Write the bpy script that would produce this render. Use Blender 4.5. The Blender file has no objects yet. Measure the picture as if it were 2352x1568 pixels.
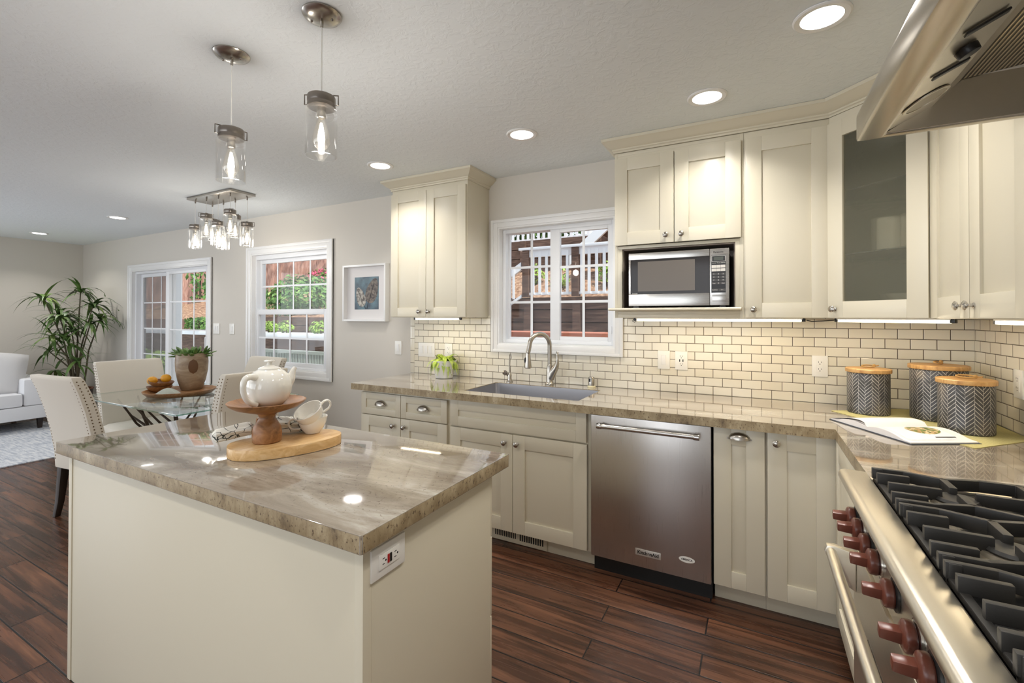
import bpy, bmesh, math, random
from mathutils import Matrix, Vector, Euler
from math import sin, cos, pi, radians
random.seed(7)
SC = bpy.context.scene
COL = SC.collection
H = 2.44            # ceiling height
ZC = 0.9035         # worktop height

# ------------------------------------------------------------------ camera
yaw, pitch, roll = 0.4875, 0.0081, 0.0014
fw = Vector((-sin(yaw)*cos(pitch), cos(yaw)*cos(pitch), sin(pitch)))
rt = Vector((cos(yaw), sin(yaw), 0)); up = rt.cross(fw)
rt2 = rt*cos(roll)+up*sin(roll); up2 = rt2.cross(fw)
cd = bpy.data.cameras.new('camera'); cam = bpy.data.objects.new('camera', cd); COL.objects.link(cam)
cam.matrix_world = Matrix(((rt2.x, up2.x, -fw.x, -0.957), (rt2.y, up2.y, -fw.y, -3.047), (rt2.z, up2.z, -fw.z, 1.378), (0, 0, 0, 1)))
cd.sensor_width = 36.0; cd.lens = 1051.82/2352*36.0; cd.shift_x = 0; cd.shift_y = -65.4/2352
cd.clip_start = 0.02; cd.clip_end = 200
SC.camera = cam

# ------------------------------------------------------------------ world, sun, daylight fill, exposure
SC.view_settings.view_transform = 'Standard'; SC.view_settings.look = 'None'
SC.view_settings.exposure = 0.0; SC.view_settings.gamma = 1.0; SC.view_settings.use_curve_mapping = False
world = bpy.data.worlds.new('sky'); SC.world = world; world.use_nodes = True
wn = world.node_tree.nodes; wn['Background'].inputs[0].default_value = (0.80, 0.90, 1.0, 1); wn['Background'].inputs[1].default_value = 1.35
def light(name, kind, loc, energy, color, parent=None, **kw):
    d = bpy.data.lights.new(name, kind); d.energy = energy; d.color = color
    for k, v in kw.items(): setattr(d, k, v)
    o = bpy.data.objects.new(name, d); o.location = loc; COL.objects.link(o)
    return o
sun = light('sun', 'SUN', (0, 0, 10), 5.0, (1.0, 0.95, 0.86), angle=radians(0.6))
sun.rotation_euler = Vector((0.5, -0.12, 0.85)).to_track_quat('Z', 'Y').to_euler()
WARM = (1.0, 0.84, 0.60)
DAY_FILL = (0.93, 0.96, 1.0)
# area lights added as fill at the unseen rear and living-room openings
d1 = light('rear_day_fill', 'AREA', (-4.7, -6.45, 1.4), 84, DAY_FILL, shape='RECTANGLE', size=7.4, size_y=1.9)
d1.rotation_euler = (radians(90), 0, 0)
d2 = light('living_day_fill', 'AREA', (-9.75, -4.7, 1.45), 60, DAY_FILL, shape='RECTANGLE', size=3.4, size_y=1.7)
d2.rotation_euler = (radians(90), 0, radians(-90))
SC.cycles.max_bounces = 10; SC.cycles.diffuse_bounces = 5; SC.cycles.glossy_bounces = 5
SC.cycles.transmission_bounces = 8; SC.cycles.transparent_max_bounces = 16
SC.cycles.caustics_reflective = False; SC.cycles.caustics_refractive = True
SC.cycles.sample_clamp_indirect = 6.0
SC.cycles.use_denoising = True

# ------------------------------------------------------------------ materials
def lin(r, g, b):
    f = lambda c: c/12.92 if c <= 0.04045 else ((c+0.055)/1.055)**2.4
    return (f(r/255), f(g/255), f(b/255), 1.0)
MATS = {}
def base_mat(name, color, rough=0.5, metal=0.0, **kw):
    m = bpy.data.materials.new(name); m.use_nodes = True
    b = m.node_tree.nodes['Principled BSDF']
    b.inputs['Base Color'].default_value = color; b.inputs['Roughness'].default_value = rough; b.inputs['Metallic'].default_value = metal
    for k, v in kw.items(): b.inputs[k.replace('_', ' ')].default_value = v
    MATS[name] = m
    return m
def N(m, t, **kw):
    n = m.node_tree.nodes.new(t)
    for k, v in kw.items(): setattr(n, k, v)
    return n
def L(m, a, ai, b, bi): m.node_tree.links.new(a.outputs[ai], b.inputs[bi])
def pb(m): return m.node_tree.nodes['Principled BSDF']
def coords(m, scale=(1, 1, 1), rot=(0, 0, 0), loc=(0, 0, 0)):
    t = N(m, 'ShaderNodeTexCoord'); p = N(m, 'ShaderNodeMapping')
    p.inputs['Scale'].default_value = scale; p.inputs['Rotation'].default_value = rot; p.inputs['Location'].default_value = loc
    L(m, t, 'Object', p, 'Vector'); return p
def noise(m, vec, scale, detail=4, rough=0.55, dist=0.0):
    n = N(m, 'ShaderNodeTexNoise'); n.inputs['Scale'].default_value = scale; n.inputs['Detail'].default_value = detail
    n.inputs['Roughness'].default_value = rough; n.inputs['Distortion'].default_value = dist
    if vec: L(m, vec, 'Vector', n, 'Vector')
    return n
def ramp(m, src, out, stops):
    r = N(m, 'ShaderNodeValToRGB'); e = r.color_ramp.elements
    while len(e) < len(stops): e.new(0.5)
    for el, (p, c) in zip(e, stops): el.position = p; el.color = c
    L(m, src, out, r, 'Fac'); return r
def mix(m, fac, a, b, mode='MIX', f=None):
    x = N(m, 'ShaderNodeMix', data_type='RGBA', blend_type=mode)
    if fac is not None: m.node_tree.links.new(fac, x.inputs[0])
    else: x.inputs[0].default_value = f
    for s, i in ((a, 6), (b, 7)):
        if isinstance(s, tuple): x.inputs[i].default_value = s
        else: m.node_tree.links.new(s, x.inputs[i])
    return x.outputs[2]
def bump(m, h, strength, dist=0.01, nrm=None):
    b = N(m, 'ShaderNodeBump'); b.inputs['Strength'].default_value = strength; b.inputs['Distance'].default_value = dist
    m.node_tree.links.new(h, b.inputs['Height'])
    if nrm is not None: m.node_tree.links.new(nrm, b.inputs['Normal'])
    m.node_tree.links.new(b.outputs[0], pb(m).inputs['Normal']); return b.outputs[0]
def setc(m, s): m.node_tree.links.new(s, pb(m).inputs['Base Color'])

CAB = base_mat('cream_cabinet_paint', lin(213, 205, 184), 0.32)
CABIN = base_mat('cabinet_interior', lin(206, 202, 186), 0.6)
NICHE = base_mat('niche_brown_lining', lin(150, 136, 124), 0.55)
WHITE = base_mat('white_trim_paint', lin(236, 235, 233), 0.3)
VINYL = base_mat('white_vinyl', lin(232, 233, 235), 0.3)
PLASTIC = base_mat('white_plastic', lin(238, 236, 230), 0.3)
WALL = base_mat('greige_wall_paint', lin(209, 203, 193), 0.65)
_n = noise(WALL, coords(WALL), 160, 3); bump(WALL, _n.outputs[0], 0.08, 0.002)
CEIL = base_mat('white_textured_ceiling', lin(234, 239, 242), 0.8)
_n = noise(CEIL, coords(CEIL), 26, 5, 0.6, 0.6)
_r = ramp(CEIL, _n, 0, [(0.45, (0, 0, 0, 1)), (0.6, (1, 1, 1, 1))]); bump(CEIL, _r.outputs[0], 0.30, 0.003)
BLACK = base_mat('black_plastic', (0.012, 0.012, 0.012, 1), 0.35)
DARK = base_mat('dark_gap', (0.01, 0.01, 0.01, 1), 0.8)
PORC = base_mat('white_porcelain', lin(236, 233, 224), 0.08, Coat_Weight=0.5)
RED = base_mat('red_plastic', lin(170, 30, 30), 0.4)

def brushed(name, col, rough, axis, aniso=0.6):
    m = base_mat(name, col, rough, 1.0)
    sc = {'x': (1.5, 220, 220), 'y': (220, 1.5, 220), 'z': (220, 220, 1.5)}[axis]
    n = noise(m, coords(m, sc), 3, 3)
    r = ramp(m, n, 0, [(0.3, (rough*0.9,)*3+(1,)), (0.7, (rough*1.12,)*3+(1,))])
    L(m, r, 0, pb(m), 'Roughness')
    if aniso > 0.7: bump(m, n.outputs[0], 0.02, 0.0005)
    return m
STEEL_Z = brushed('brushed_steel_vertical', lin(196, 191, 186), 0.30, 'z')
STEEL_X = brushed('brushed_steel', lin(198, 194, 188), 0.26, 'x')
STEEL_Y = brushed('brushed_steel_range', lin(226, 219, 204), 0.33, 'y')
STEEL_H = base_mat('satin_hood_steel', lin(186, 179, 168), 0.27, 1.0)
NICKEL = base_mat('brushed_nickel', lin(178, 172, 163), 0.25, 1.0)
CHROME = base_mat('polished_chrome', lin(205, 203, 200), 0.08, 1.0)
GUN = base_mat('pewter_knob', lin(140, 132, 124), 0.28, 1.0)
IRON = base_mat('black_cast_iron', lin(44, 42, 39), 0.48)
_n = noise(IRON, coords(IRON), 300, 3); bump(IRON, _n.outputs[0], 0.15, 0.001)
ENAMEL = base_mat('black_enamel', lin(30, 30, 30), 0.25)
BURN = base_mat('burner_aluminium', lin(150, 140, 122), 0.45, 0.7)
KNOBRED = base_mat('oxblood_knob', lin(112, 62, 48), 0.28)
TWIG = base_mat('dark_bronze_iron', lin(72, 60, 50), 0.5, 0.5)

def wood(name, c1, c2, c3, rough, sc=(3, 26, 26), rot=(0, 0, 0), coat=0.0, nscale=2.2):
    m = base_mat(name, c1, rough, 0, Coat_Weight=coat)
    p = coords(m, sc, rot); n = noise(m, p, nscale, 6, 0.6, 1.2)
    r = ramp(m, n, 0, [(0.28, c1), (0.5, c2), (0.72, c3)]); setc(m, r.outputs[0])
    bump(m, n.outputs[0], 0.05, 0.002); return m
ACACIA = wood('acacia_wood', lin(104, 68, 36), lin(142, 96, 54), lin(170, 120, 76), 0.4, (5, 14, 14))
MAPLE = wood('light_maple', lin(196, 150, 92), lin(218, 178, 122), lin(232, 200, 152), 0.35, (20, 5, 20))
LIDWOOD = wood('mango_wood_lid', lin(168, 122, 72), lin(198, 156, 100), lin(214, 176, 122), 0.45, (8, 40, 8))
TRAYWOOD = wood('tray_wood', lin(134, 92, 58), lin(168, 122, 82), lin(190, 150, 108), 0.4)
DARKLEG = base_mat('espresso_wood', lin(38, 28, 22), 0.35)

def plank_floor():
    m = base_mat('dark_hickory_planks', lin(70, 44, 32), 0.30)
    p = coords(m)
    sep = N(m, 'ShaderNodeSeparateXYZ'); L(m, p, 'Vector', sep, 0)
    br = N(m, 'ShaderNodeTexBrick', offset=0.37, offset_frequency=2, squash=1.0)
    L(m, p, 'Vector', br, 'Vector')
    for k, v in (('Scale', 1.0), ('Mortar Size', 0.0036), ('Mortar Smooth', 0.3), ('Bias', 0.0), ('Brick Width', 1.15), ('Row Height', 0.127)): br.inputs[k].default_value = v
    br.inputs['Color1'].default_value = (0, 0, 0, 1); br.inputs['Color2'].default_value = (1, 1, 1, 1); br.inputs['Mortar'].default_value = (0.5, 0.5, 0.5, 1)
    # per-plank shift of the grain
    comb = N(m, 'ShaderNodeCombineXYZ'); mul = N(m, 'ShaderNodeMath', operation='MULTIPLY'); mul.inputs[1].default_value = 9.0
    rgb = N(m, 'ShaderNodeRGBToBW'); L(m, br, 'Color', rgb, 0); L(m, rgb, 0, mul, 0); L(m, mul, 0, comb, 2); L(m, mul, 0, comb, 0)
    add = N(m, 'ShaderNodeVectorMath', operation='ADD'); L(m, p, 'Vector', add, 0); L(m, comb, 0, add, 1)
    mp = N(m, 'ShaderNodeMapping'); mp.inputs['Scale'].default_value = (0.8, 15, 4); L(m, add, 0, mp, 'Vector')
    n1 = noise(m, mp, 2.0, 8, 0.64, 0.5)
    mp2 = N(m, 'ShaderNodeMapping'); mp2.inputs['Scale'].default_value = (1.2, 5, 3); L(m, add, 0, mp2, 'Vector')
    n2 = noise(m, mp2, 1.6, 3, 0.5, 0.4)
    r = ramp(m, n1, 0, [(0.28, lin(42, 28, 22)), (0.46, lin(80, 52, 38)), (0.60, lin(110, 74, 54)), (0.78, lin(150, 108, 82))])
    r2 = ramp(m, n2, 0, [(0.35, (0.55, 0.55, 0.55, 1)), (0.65, (1.15, 1.1, 1.05, 1))])
    c = mix(m, None, r.outputs[0], r2.outputs[0], 'MULTIPLY', 0.85)
    tone = ramp(m, rgb, 0, [(0.0, (0.7, 0.68, 0.66, 1)), (1.0, (1.25, 1.2, 1.15, 1))])
    c = mix(m, None, c, tone.outputs[0], 'MULTIPLY', 0.8)
    c = mix(m, br.outputs['Fac'], c, lin(16, 10, 8))
    setc(m, c)
    inv = N(m, 'ShaderNodeMath', operation='MULTIPLY_ADD'); inv.inputs[1].default_value = -2.5; L(m, br, 'Fac', inv, 0); L(m, n1, 0, inv, 2)
    bump(m, inv.outputs[0], 0.35, 0.003)
    rr = ramp(m, n1, 0, [(0.3, (0.22,)*3+(1,)), (0.8, (0.36,)*3+(1,))]); L(m, rr, 0, pb(m), 'Roughness')
    return m
FLOOR = plank_floor()

def granite():
    m = base_mat('veined_granite', lin(165, 148, 125), 0.07, 0, Coat_Weight=0.7)
    pb(m).inputs['Coat Roughness'].default_value = 0.03; pb(m).inputs['IOR'].default_value = 1.7
    p = coords(m, (1.0, 3.6, 3.6), (0, 0, radians(9)))
    n1 = noise(m, p, 1.7, 9, 0.66, 0.9)
    r1 = ramp(m, n1, 0, [(0.26, lin(96, 85, 75)), (0.42, lin(132, 120, 105)), (0.54, lin(156, 146, 131)), (0.70, lin(194, 189, 178))])
    p2 = coords(m, (1.0, 9, 9), (0, 0, radians(12)))
    n2 = noise(m, p2, 2.0, 7, 0.65, 0.9)
    r2 = ramp(m, n2, 0, [(0.33, (0.70, 0.65, 0.62, 1)), (0.48, (1, 1, 1, 1)), (0.75, (1.05, 1.05, 1.06, 1))])
    c = mix(m, None, r1.outputs[0], r2.outputs[0], 'MULTIPLY', 0.75)
    n3 = noise(m, coords(m, (1, 1, 1)), 95, 3, 0.6, 0.2)
    r3 = ramp(m, n3, 0, [(0.30, (0.35, 0.3, 0.27, 1)), (0.40, (1, 1, 1, 1))])
    n4 = noise(m, coords(m, (1.2, 3, 3)), 2.0, 3)
    r4 = ramp(m, n4, 0, [(0.42, (0, 0, 0, 1)), (0.62, (1, 1, 1, 1))])
    s = mix(m, r4.outputs[0], (1, 1, 1, 1), r3.outputs[0])
    c = mix(m, None, c, s, 'MULTIPLY', 0.9)
    setc(m, c); return m
GRANITE = granite()
def granite_edge():
    m = base_mat('granite_cut_edge', lin(140, 120, 92), 0.3)
    p = coords(m, (1.2, 1.2, 0.6))
    n1 = noise(m, p, 14, 6, 0.7, 0.4)
    r1 = ramp(m, n1, 0, [(0.28, lin(98, 82, 62)), (0.42, lin(146, 128, 98)), (0.58, lin(172, 155, 124)), (0.75, lin(196, 182, 154))])
    n2 = noise(m, coords(m, (2.4, 2.4, 1.6)), 52, 3, 0.6)
    r2 = ramp(m, n2, 0, [(0.34, (0.26, 0.2, 0.18, 1)), (0.41, (1, 1, 1, 1))])
    setc(m, mix(m, None, r1.outputs[0], r2.outputs[0], 'MULTIPLY', 0.9)); return m
GEDGE = granite_edge()

def tiles(name, ax, off):
    m = base_mat(name, lin(226, 218, 200), 0.12)
    t = N(m, 'ShaderNodeTexCoord'); s = N(m, 'ShaderNodeSeparateXYZ'); L(m, t, 'Object', s, 0)
    c = N(m, 'ShaderNodeCombineXYZ'); a1 = N(m, 'ShaderNodeMath', operation='ADD'); a1.inputs[1].default_value = off[0]
    a2 = N(m, 'ShaderNodeMath', operation='ADD'); a2.inputs[1].default_value = off[1]
    L(m, s, ax, a1, 0); L(m, s, 'Z', a2, 0); L(m, a1, 0, c, 0); L(m, a2, 0, c, 1)
    br = N(m, 'ShaderNodeTexBrick', offset=0.5, offset_frequency=2); L(m, c, 0, br, 'Vector')
    for k, v in (('Scale', 1.0), ('Mortar Size', 0.0017), ('Mortar Smooth', 0.25), ('Bias', 0.0), ('Brick Width', off[2]), ('Row Height', off[3])): br.inputs[k].default_value = v
    br.inputs['Color1'].default_value = lin(224, 216, 197); br.inputs['Color2'].default_value = lin(230, 224, 208); br.inputs['Mortar'].default_value = lin(74, 60, 46)
    L(m, br, 'Color', pb(m), 'Base Color')
    rr = ramp(m, br, 'Fac', [(0.0, (0.12,)*3+(1,)), (1.0, (0.8,)*3+(1,))]); L(m, rr, 0, pb(m), 'Roughness')
    b2 = N(m, 'ShaderNodeTexBrick', offset=0.5, offset_frequency=2); L(m, c, 0, b2, 'Vector')
    for k, v in (('Scale', 1.0), ('Mortar Size', 0.005), ('Mortar Smooth', 1.0), ('Bias', 0.0), ('Brick Width', off[2]), ('Row Height', off[3])): b2.inputs[k].default_value = v
    i = N(m, 'ShaderNodeMath', operation='SUBTRACT'); i.inputs[0].default_value = 1.0; L(m, b2, 'Fac', i, 1)
    bump(m, i.outputs[0], 0.35, 0.003)
    return m
TW, TH = 0.1035, 0.0516
TILE_B = tiles('cream_subway_tile', 'X', (0.0438+TW*50+TW/2, -ZC+TH*20, TW, TH))
TILE_R = tiles('cream_subway_tile_side', 'Y', (0.02+TW*50, -ZC+TH*20, TW, TH))
TILE_E = tiles('bullnose_tile', 'X', (5.0, -ZC+TH*20+0.02, 9.0, 0.1032))

def thin_glass(name, tint=(1, 1, 1, 1), edge=0.55, base=0.04, rough=0.0, gloss=(1, 1, 1, 1)):
    m = bpy.data.materials.new(name); m.use_nodes = True; nt = m.node_tree; nt.nodes.clear()
    o = nt.nodes.new('ShaderNodeOutputMaterial'); tr = nt.nodes.new('ShaderNodeBsdfTransparent'); gl = nt.nodes.new('ShaderNodeBsdfGlossy')
    tr.inputs[0].default_value = tint; gl.inputs['Roughness'].default_value = rough; gl.inputs[0].default_value = gloss
    fr = nt.nodes.new('ShaderNodeLayerWeight'); fr.inputs[0].default_value = 0.3
    mr = nt.nodes.new('ShaderNodeMapRange'); mr.inputs[3].default_value = base; mr.inputs[4].default_value = edge
    nt.links.new(fr.outputs['Facing'], mr.inputs[0]); mx = nt.nodes.new('ShaderNodeMixShader')
    nt.links.new(mr.outputs[0], mx.inputs[0]); nt.links.new(tr.outputs[0], mx.inputs[1]); nt.links.new(gl.outputs[0], mx.inputs[2]); nt.links.new(mx.outputs[0], o.inputs[0])
    MATS[name] = m; return m
PANE = thin_glass('window_pane_glass', (0.985, 0.99, 0.99, 1), 0.06, 0.005)
JAR = thin_glass('clear_jar_glass', (0.985, 0.985, 0.98, 1), 0.60, 0.09)
BULBG = thin_glass('clear_bulb_glass', (0.98, 0.97, 0.95, 1), 0.7, 0.12, 0.12, (1, 0.97, 0.92, 1))
TABLEGLASS = thin_glass('table_glass', (0.93, 0.96, 0.94, 1), 0.75, 0.06)
GREENEDGE = thin_glass('green_glass_edge', (0.25, 0.5, 0.42, 1), 0.7, 0.15)
SCREEN = thin_glass('insect_screen', (0.62, 0.62, 0.62, 1), 0.3, 0.22, 0.5, (0.75, 0.75, 0.75, 1))
FROST = base_mat('seeded_obscure_glass', lin(216, 214, 202), 0.14, 0, Transmission_Weight=1.0, IOR=1.35)
_o = FROST.node_tree.nodes['Material Output']; _t = N(FROST, 'ShaderNodeBsdfTransparent'); _t.inputs[0].default_value = (0.8, 0.79, 0.74, 1); _m = N(FROST, 'ShaderNodeMixShader'); _m.inputs[0].default_value = 0.55
L(FROST, pb(FROST), 0, _m, 1); L(FROST, _t, 0, _m, 2)
_d = N(FROST, 'ShaderNodeBsdfDiffuse'); _d.inputs[0].default_value = lin(190, 186, 164); _m2 = N(FROST, 'ShaderNodeMixShader'); _m2.inputs[0].default_value = 0.12
L(FROST, _m, 0, _m2, 1); L(FROST, _d, 0, _m2, 2); L(FROST, _m2, 0, _o, 0)
_n = noise(FROST, coords(FROST), 70, 3, 0.5); bump(FROST, _n.outputs[0], 0.35, 0.004)

def emit(name, col, s):
    m = base_mat(name, (0.9, 0.9, 0.9, 1), 0.4); pb(m).inputs['Emission Color'].default_value = col+(1,); pb(m).inputs['Emission Strength'].default_value = s; return m
E_CAN = emit('downlight_lens_glow', (1.0, 0.97, 0.92), 9.0)
E_STRIP = emit('strip_diffuser_glow', (1.0, 0.86, 0.60), 5.0)
E_BULB = emit('filament_glow', (1.0, 0.93, 0.82), 14.0)
E_HOOD = base_mat('hood_lamp_lens', lin(215, 208, 185), 0.25)

def fabric(name, col, sc=500, rough=0.9):
    m = base_mat(name, col, rough); pb(m).inputs['Sheen Weight'].default_value = 0.2
    n = noise(m, coords(m), sc, 2); bump(m, n.outputs[0], 0.15, 0.001); return m
LINEN = fabric('oatmeal_linen', lin(212, 204, 190))
SOFAF = fabric('pale_grey_upholstery', lin(226, 226, 228))
PILLOWF = fabric('grey_pillow_fabric', lin(205, 203, 202))
STUD = base_mat('antique_nailhead', lin(120, 100, 75), 0.35, 0.9)
LEAF = base_mat('palm_leaf', lin(66, 96, 44), 0.45)
_n = noise(LEAF, coords(LEAF), 6, 3); setc(LEAF, ramp(LEAF, _n, 0, [(0.3, lin(56, 84, 40)), (0.55, lin(90, 118, 58)), (0.75, lin(138, 154, 84))]).outputs[0])
CANE = base_mat('palm_cane', lin(88, 78, 56), 0.7)
FERN = base_mat('bright_fern', lin(150, 178, 40), 0.5)
_n = noise(FERN, coords(FERN), 30, 2); setc(FERN, ramp(FERN, _n, 0, [(0.3, lin(124, 160, 34)), (0.7, lin(196, 214, 84))]).outputs[0])
SUCC = base_mat('succulent_leaf', lin(82, 116, 52), 0.4)
_n = noise(SUCC, coords(SUCC), 14, 2); setc(SUCC, ramp(SUCC, _n, 0, [(0.3, lin(58, 92, 40)), (0.6, lin(104, 134, 66)), (0.78, lin(170, 170, 110))]).outputs[0])
SOIL = base_mat('potting_soil', lin(44, 34, 28), 0.95)
STONEWARE = base_mat('brown_stoneware', lin(150, 126, 100), 0.4)
_n = noise(STONEWARE, coords(STONEWARE, (3, 3, 8)), 2.5, 4, 0.6, 0.5); setc(STONEWARE, ramp(STONEWARE, _n, 0, [(0.3, lin(118, 94, 72)), (0.55, lin(156, 134, 108)), (0.75, lin(182, 164, 138))]).outputs[0])
GLAZE = base_mat('brown_glaze_patch', lin(98, 66, 40), 0.25)
POTW = base_mat('matte_white_ceramic', lin(222, 222, 220), 0.45)
POTB = base_mat('dark_planter', lin(44, 32, 26), 0.4)
TERRA = base_mat('planter_rim', lin(120, 74, 48), 0.5)
LEMON = base_mat('orange_peel', lin(226, 160, 36), 0.4)
def zigzag_tin():
    m = base_mat('herringbone_tin', lin(84, 86, 90), 0.4, 0.45)
    t = N(m, 'ShaderNodeTexCoord'); s = N(m, 'ShaderNodeSeparateXYZ'); L(m, t, 'UV', s, 0)
    # u: columns around the tin, v: height; slanted bricks that flip direction from column to column
    def M2(op, a, b):
        x = N(m, 'ShaderNodeMath', operation=op)
        for i, q in enumerate((a, b)):
            if isinstance(q, (int, float)): x.inputs[i].default_value = q
            elif q is not None: m.node_tree.links.new(q, x.inputs[i])
        return x.outputs[0]
    u = M2('ADD', s.outputs[0], 100.0); v = s.outputs[1]
    fu = M2('FRACT', u, None); par = M2('MODULO', M2('FLOOR', u, None), 2.0)
    sg = M2('SUBTRACT', M2('MULTIPLY', par, 2.0), 1.0)
    tri = M2('MULTIPLY', M2('SUBTRACT', fu, 0.5), sg)
    d = M2('FRACT', M2('MULTIPLY', M2('ADD', M2('ADD', v, M2('MULTIPLY', par, 0.22)), M2('MULTIPLY', tri, 0.85)), 2.0), None)
    line = M2('LESS_THAN', M2('ABSOLUTE', M2('SUBTRACT', d, 0.5), None), 0.085)
    edge = M2('GREATER_THAN', M2('ABSOLUTE', M2('SUBTRACT', fu, 0.5), None), 0.482)
    mask = M2('MAXIMUM', line, edge)
    n = noise(m, coords(m), 18, 4); rub = ramp(m, n, 0, [(0.32, (0.15, 0.15, 0.15, 1)), (0.5, (1, 1, 1, 1))])
    mask2 = M2('MULTIPLY', mask, rub.outputs[0])
    bn = noise(m, coords(m), 9, 3); bc = ramp(m, bn, 0, [(0.35, lin(64, 62, 59)), (0.55, lin(84, 84, 87)), (0.7, lin(112, 104, 98))])
    setc(m, mix(m, mask2, bc.outputs[0], lin(196, 192, 184))); bump(m, mask, 0.3, 0.001); return m
TIN = zigzag_tin()
ROPE = base_mat('jute_rope', lin(176, 140, 86), 0.9)
MATF = base_mat('woven_green_mat', lin(176, 168, 112), 0.85)
_w = N(MATF, 'ShaderNodeTexChecker'); _w.inputs['Scale'].default_value = 260; L(MATF, coords(MATF, (1, 1, 0.0001)), 0, _w, 0)
_w.inputs[1].default_value = lin(158, 150, 92); _w.inputs[2].default_value = lin(200, 192, 140); L(MATF, _w, 0, pb(MATF), 'Base Color')
PAPER = base_mat('book_paper', lin(226, 222, 220), 0.6)
def photo_page():
    m = base_mat('salad_photo_print', lin(225, 228, 230), 0.35)
    t = coords(m); v = N(m, 'ShaderNodeTexVoronoi'); v.inputs['Scale'].default_value = 95; L(m, t, 'Vector', v, 'Vector')
    c = N(m, 'ShaderNodeSeparateColor'); L(m, v, 'Color', c, 0)
    r = ramp(m, c, 0, [(0.0, lin(58, 84, 36)), (0.3, lin(120, 142, 70)), (0.5, lin(196, 150, 110)), (0.75, lin(226, 212, 176)), (1.0, lin(150, 120, 60))])
    setc(m, r.outputs[0]); return m
SALAD = photo_page()
PAGEPIC = base_mat('page_picture_background', lin(222, 226, 232), 0.35)
COVER = base_mat('book_cover', lin(60, 66, 76), 0.5)
def leaf_art():
    m = base_mat('teal_print_background', lin(88, 118, 130), 0.5)
    n = noise(m, coords(m), 9, 3); setc(m, ramp(m, n, 0, [(0.35, lin(66, 78, 92)), (0.65, lin(104, 134, 144))]).outputs[0]); return m
ARTBG = leaf_art()
def art_leaf(name, a, b):
    m = base_mat(name, a, 0.5); n = noise(m, coords(m), 38, 4, 0.6, 0.5); setc(m, ramp(m, n, 0, [(0.38, a), (0.62, b)]).outputs[0]); return m
ARTL1 = art_leaf('printed_leaf_pale', lin(88, 80, 76), lin(196, 190, 178)); ARTL2 = art_leaf('printed_leaf_brown', lin(58, 50, 48), lin(132, 120, 108))
def napkin():
    m = base_mat('white_napkin_with_twigs', lin(226, 224, 214), 0.85)
    p = coords(m, (1, 1, 1)); n = noise(m, p, 14, 2, 0.5, 0.6)
    v = N(m, 'ShaderNodeTexVoronoi', feature='DISTANCE_TO_EDGE'); v.inputs['Scale'].default_value = 32
    a = N(m, 'ShaderNodeVectorMath', operation='ADD'); L(m, p, 0, a, 0)
    sc = N(m, 'ShaderNodeVectorMath', operation='SCALE'); sc.inputs['Scale'].default_value = 0.02; L(m, n, 'Color', sc, 0); L(m, sc, 0, a, 1); L(m, a, 0, v, 'Vector')
    r = ramp(m, v, 'Distance', [(0.022, (1, 1, 1, 1)), (0.04, (0, 0, 0, 1))]); 
    g = noise(m, p, 22, 1); gr = ramp(m, g, 0, [(0.42, (0, 0, 0, 1)), (0.46, (1, 1, 1, 1))])
    f = N(m, 'ShaderNodeMath', operation='MULTIPLY'); L(m, r, 0, f, 0); L(m, gr, 0, f, 1)
    setc(m, mix(m, f.outputs[0], lin(226, 224, 214), lin(52, 58, 54))); return m
NAPKIN = napkin()
CLOTHG = fabric('grey_green_cloth', lin(172, 178, 168), 300)
def rugm():
    m = base_mat('faded_blue_grey_rug', lin(196, 200, 208), 0.95)
    n = noise(m, coords(m, (3, 22, 3)), 2.2, 6, 0.65, 0.5); setc(m, ramp(m, n, 0, [(0.36, lin(160, 166, 178)), (0.55, lin(206, 208, 212)), (0.7, lin(224, 222, 218))]).outputs[0])
    n2 = noise(m, coords(m), 300, 2); bump(m, n2.outputs[0], 0.4, 0.003); return m
RUG = rugm()
SCREENG = base_mat('microwave_window_mesh', lin(104, 97, 90), 0.2, 0, Specular_IOR_Level=0.25)
LCD = base_mat('dim_display', lin(70, 74, 66), 0.3)
KEYG = base_mat('grey_keys', lin(70, 68, 66), 0.4); KEYW = base_mat('silver_keys', lin(205, 200, 192), 0.35)
INKW = base_mat('white_print', lin(225, 222, 215), 0.5); INKD = base_mat('dark_print', lin(40, 38, 36), 0.5)
def filt():
    m = base_mat('hood_mesh_filter', lin(150, 138, 112), 0.35, 1.0)
    w = N(m, 'ShaderNodeTexWave', wave_type='BANDS', bands_direction='X'); w.inputs['Scale'].default_value = 34
    L(m, coords(m), 0, w, 0); setc(m, ramp(m, w, 1, [(0.25, lin(70, 62, 48)), (0.6, lin(190, 178, 150))]).outputs[0]); bump(m, w.outputs[1], 0.6, 0.004); return m
FILTER = filt()
# outdoors
def planks(name, c1, c2, c3, sc):
    return wood(name, c1, c2, c3, 0.8, sc)
DKPLANK = planks('weathered_brown_planks', lin(62, 44, 36), lin(98, 74, 62), lin(134, 106, 92), (1.2, 10, 10))
REDWOOD = planks('redwood_board', lin(140, 84, 66), lin(166, 104, 84), lin(186, 126, 104), (1.5, 14, 14))
FENCEW = planks('reddish_fence_boards', lin(150, 104, 90), lin(192, 146, 128), lin(216, 176, 158), (6, 6, 1.2))
PAINTW = base_mat('white_exterior_paint', lin(236, 238, 242), 0.5)
BARK = base_mat('wood_chip_ground', lin(160, 108, 76), 0.95)
_n = noise(BARK, coords(BARK), 16, 6, 0.7); setc(BARK, ramp(BARK, _n, 0, [(0.32, lin(92, 68, 54)), (0.5, lin(158, 122, 98)), (0.68, lin(212, 182, 154))]).outputs[0]); bump(BARK, _n.outputs[0], 0.8, 0.05)
BUSH = base_mat('shrub_leaf', lin(70, 112, 44), 0.55)
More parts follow.
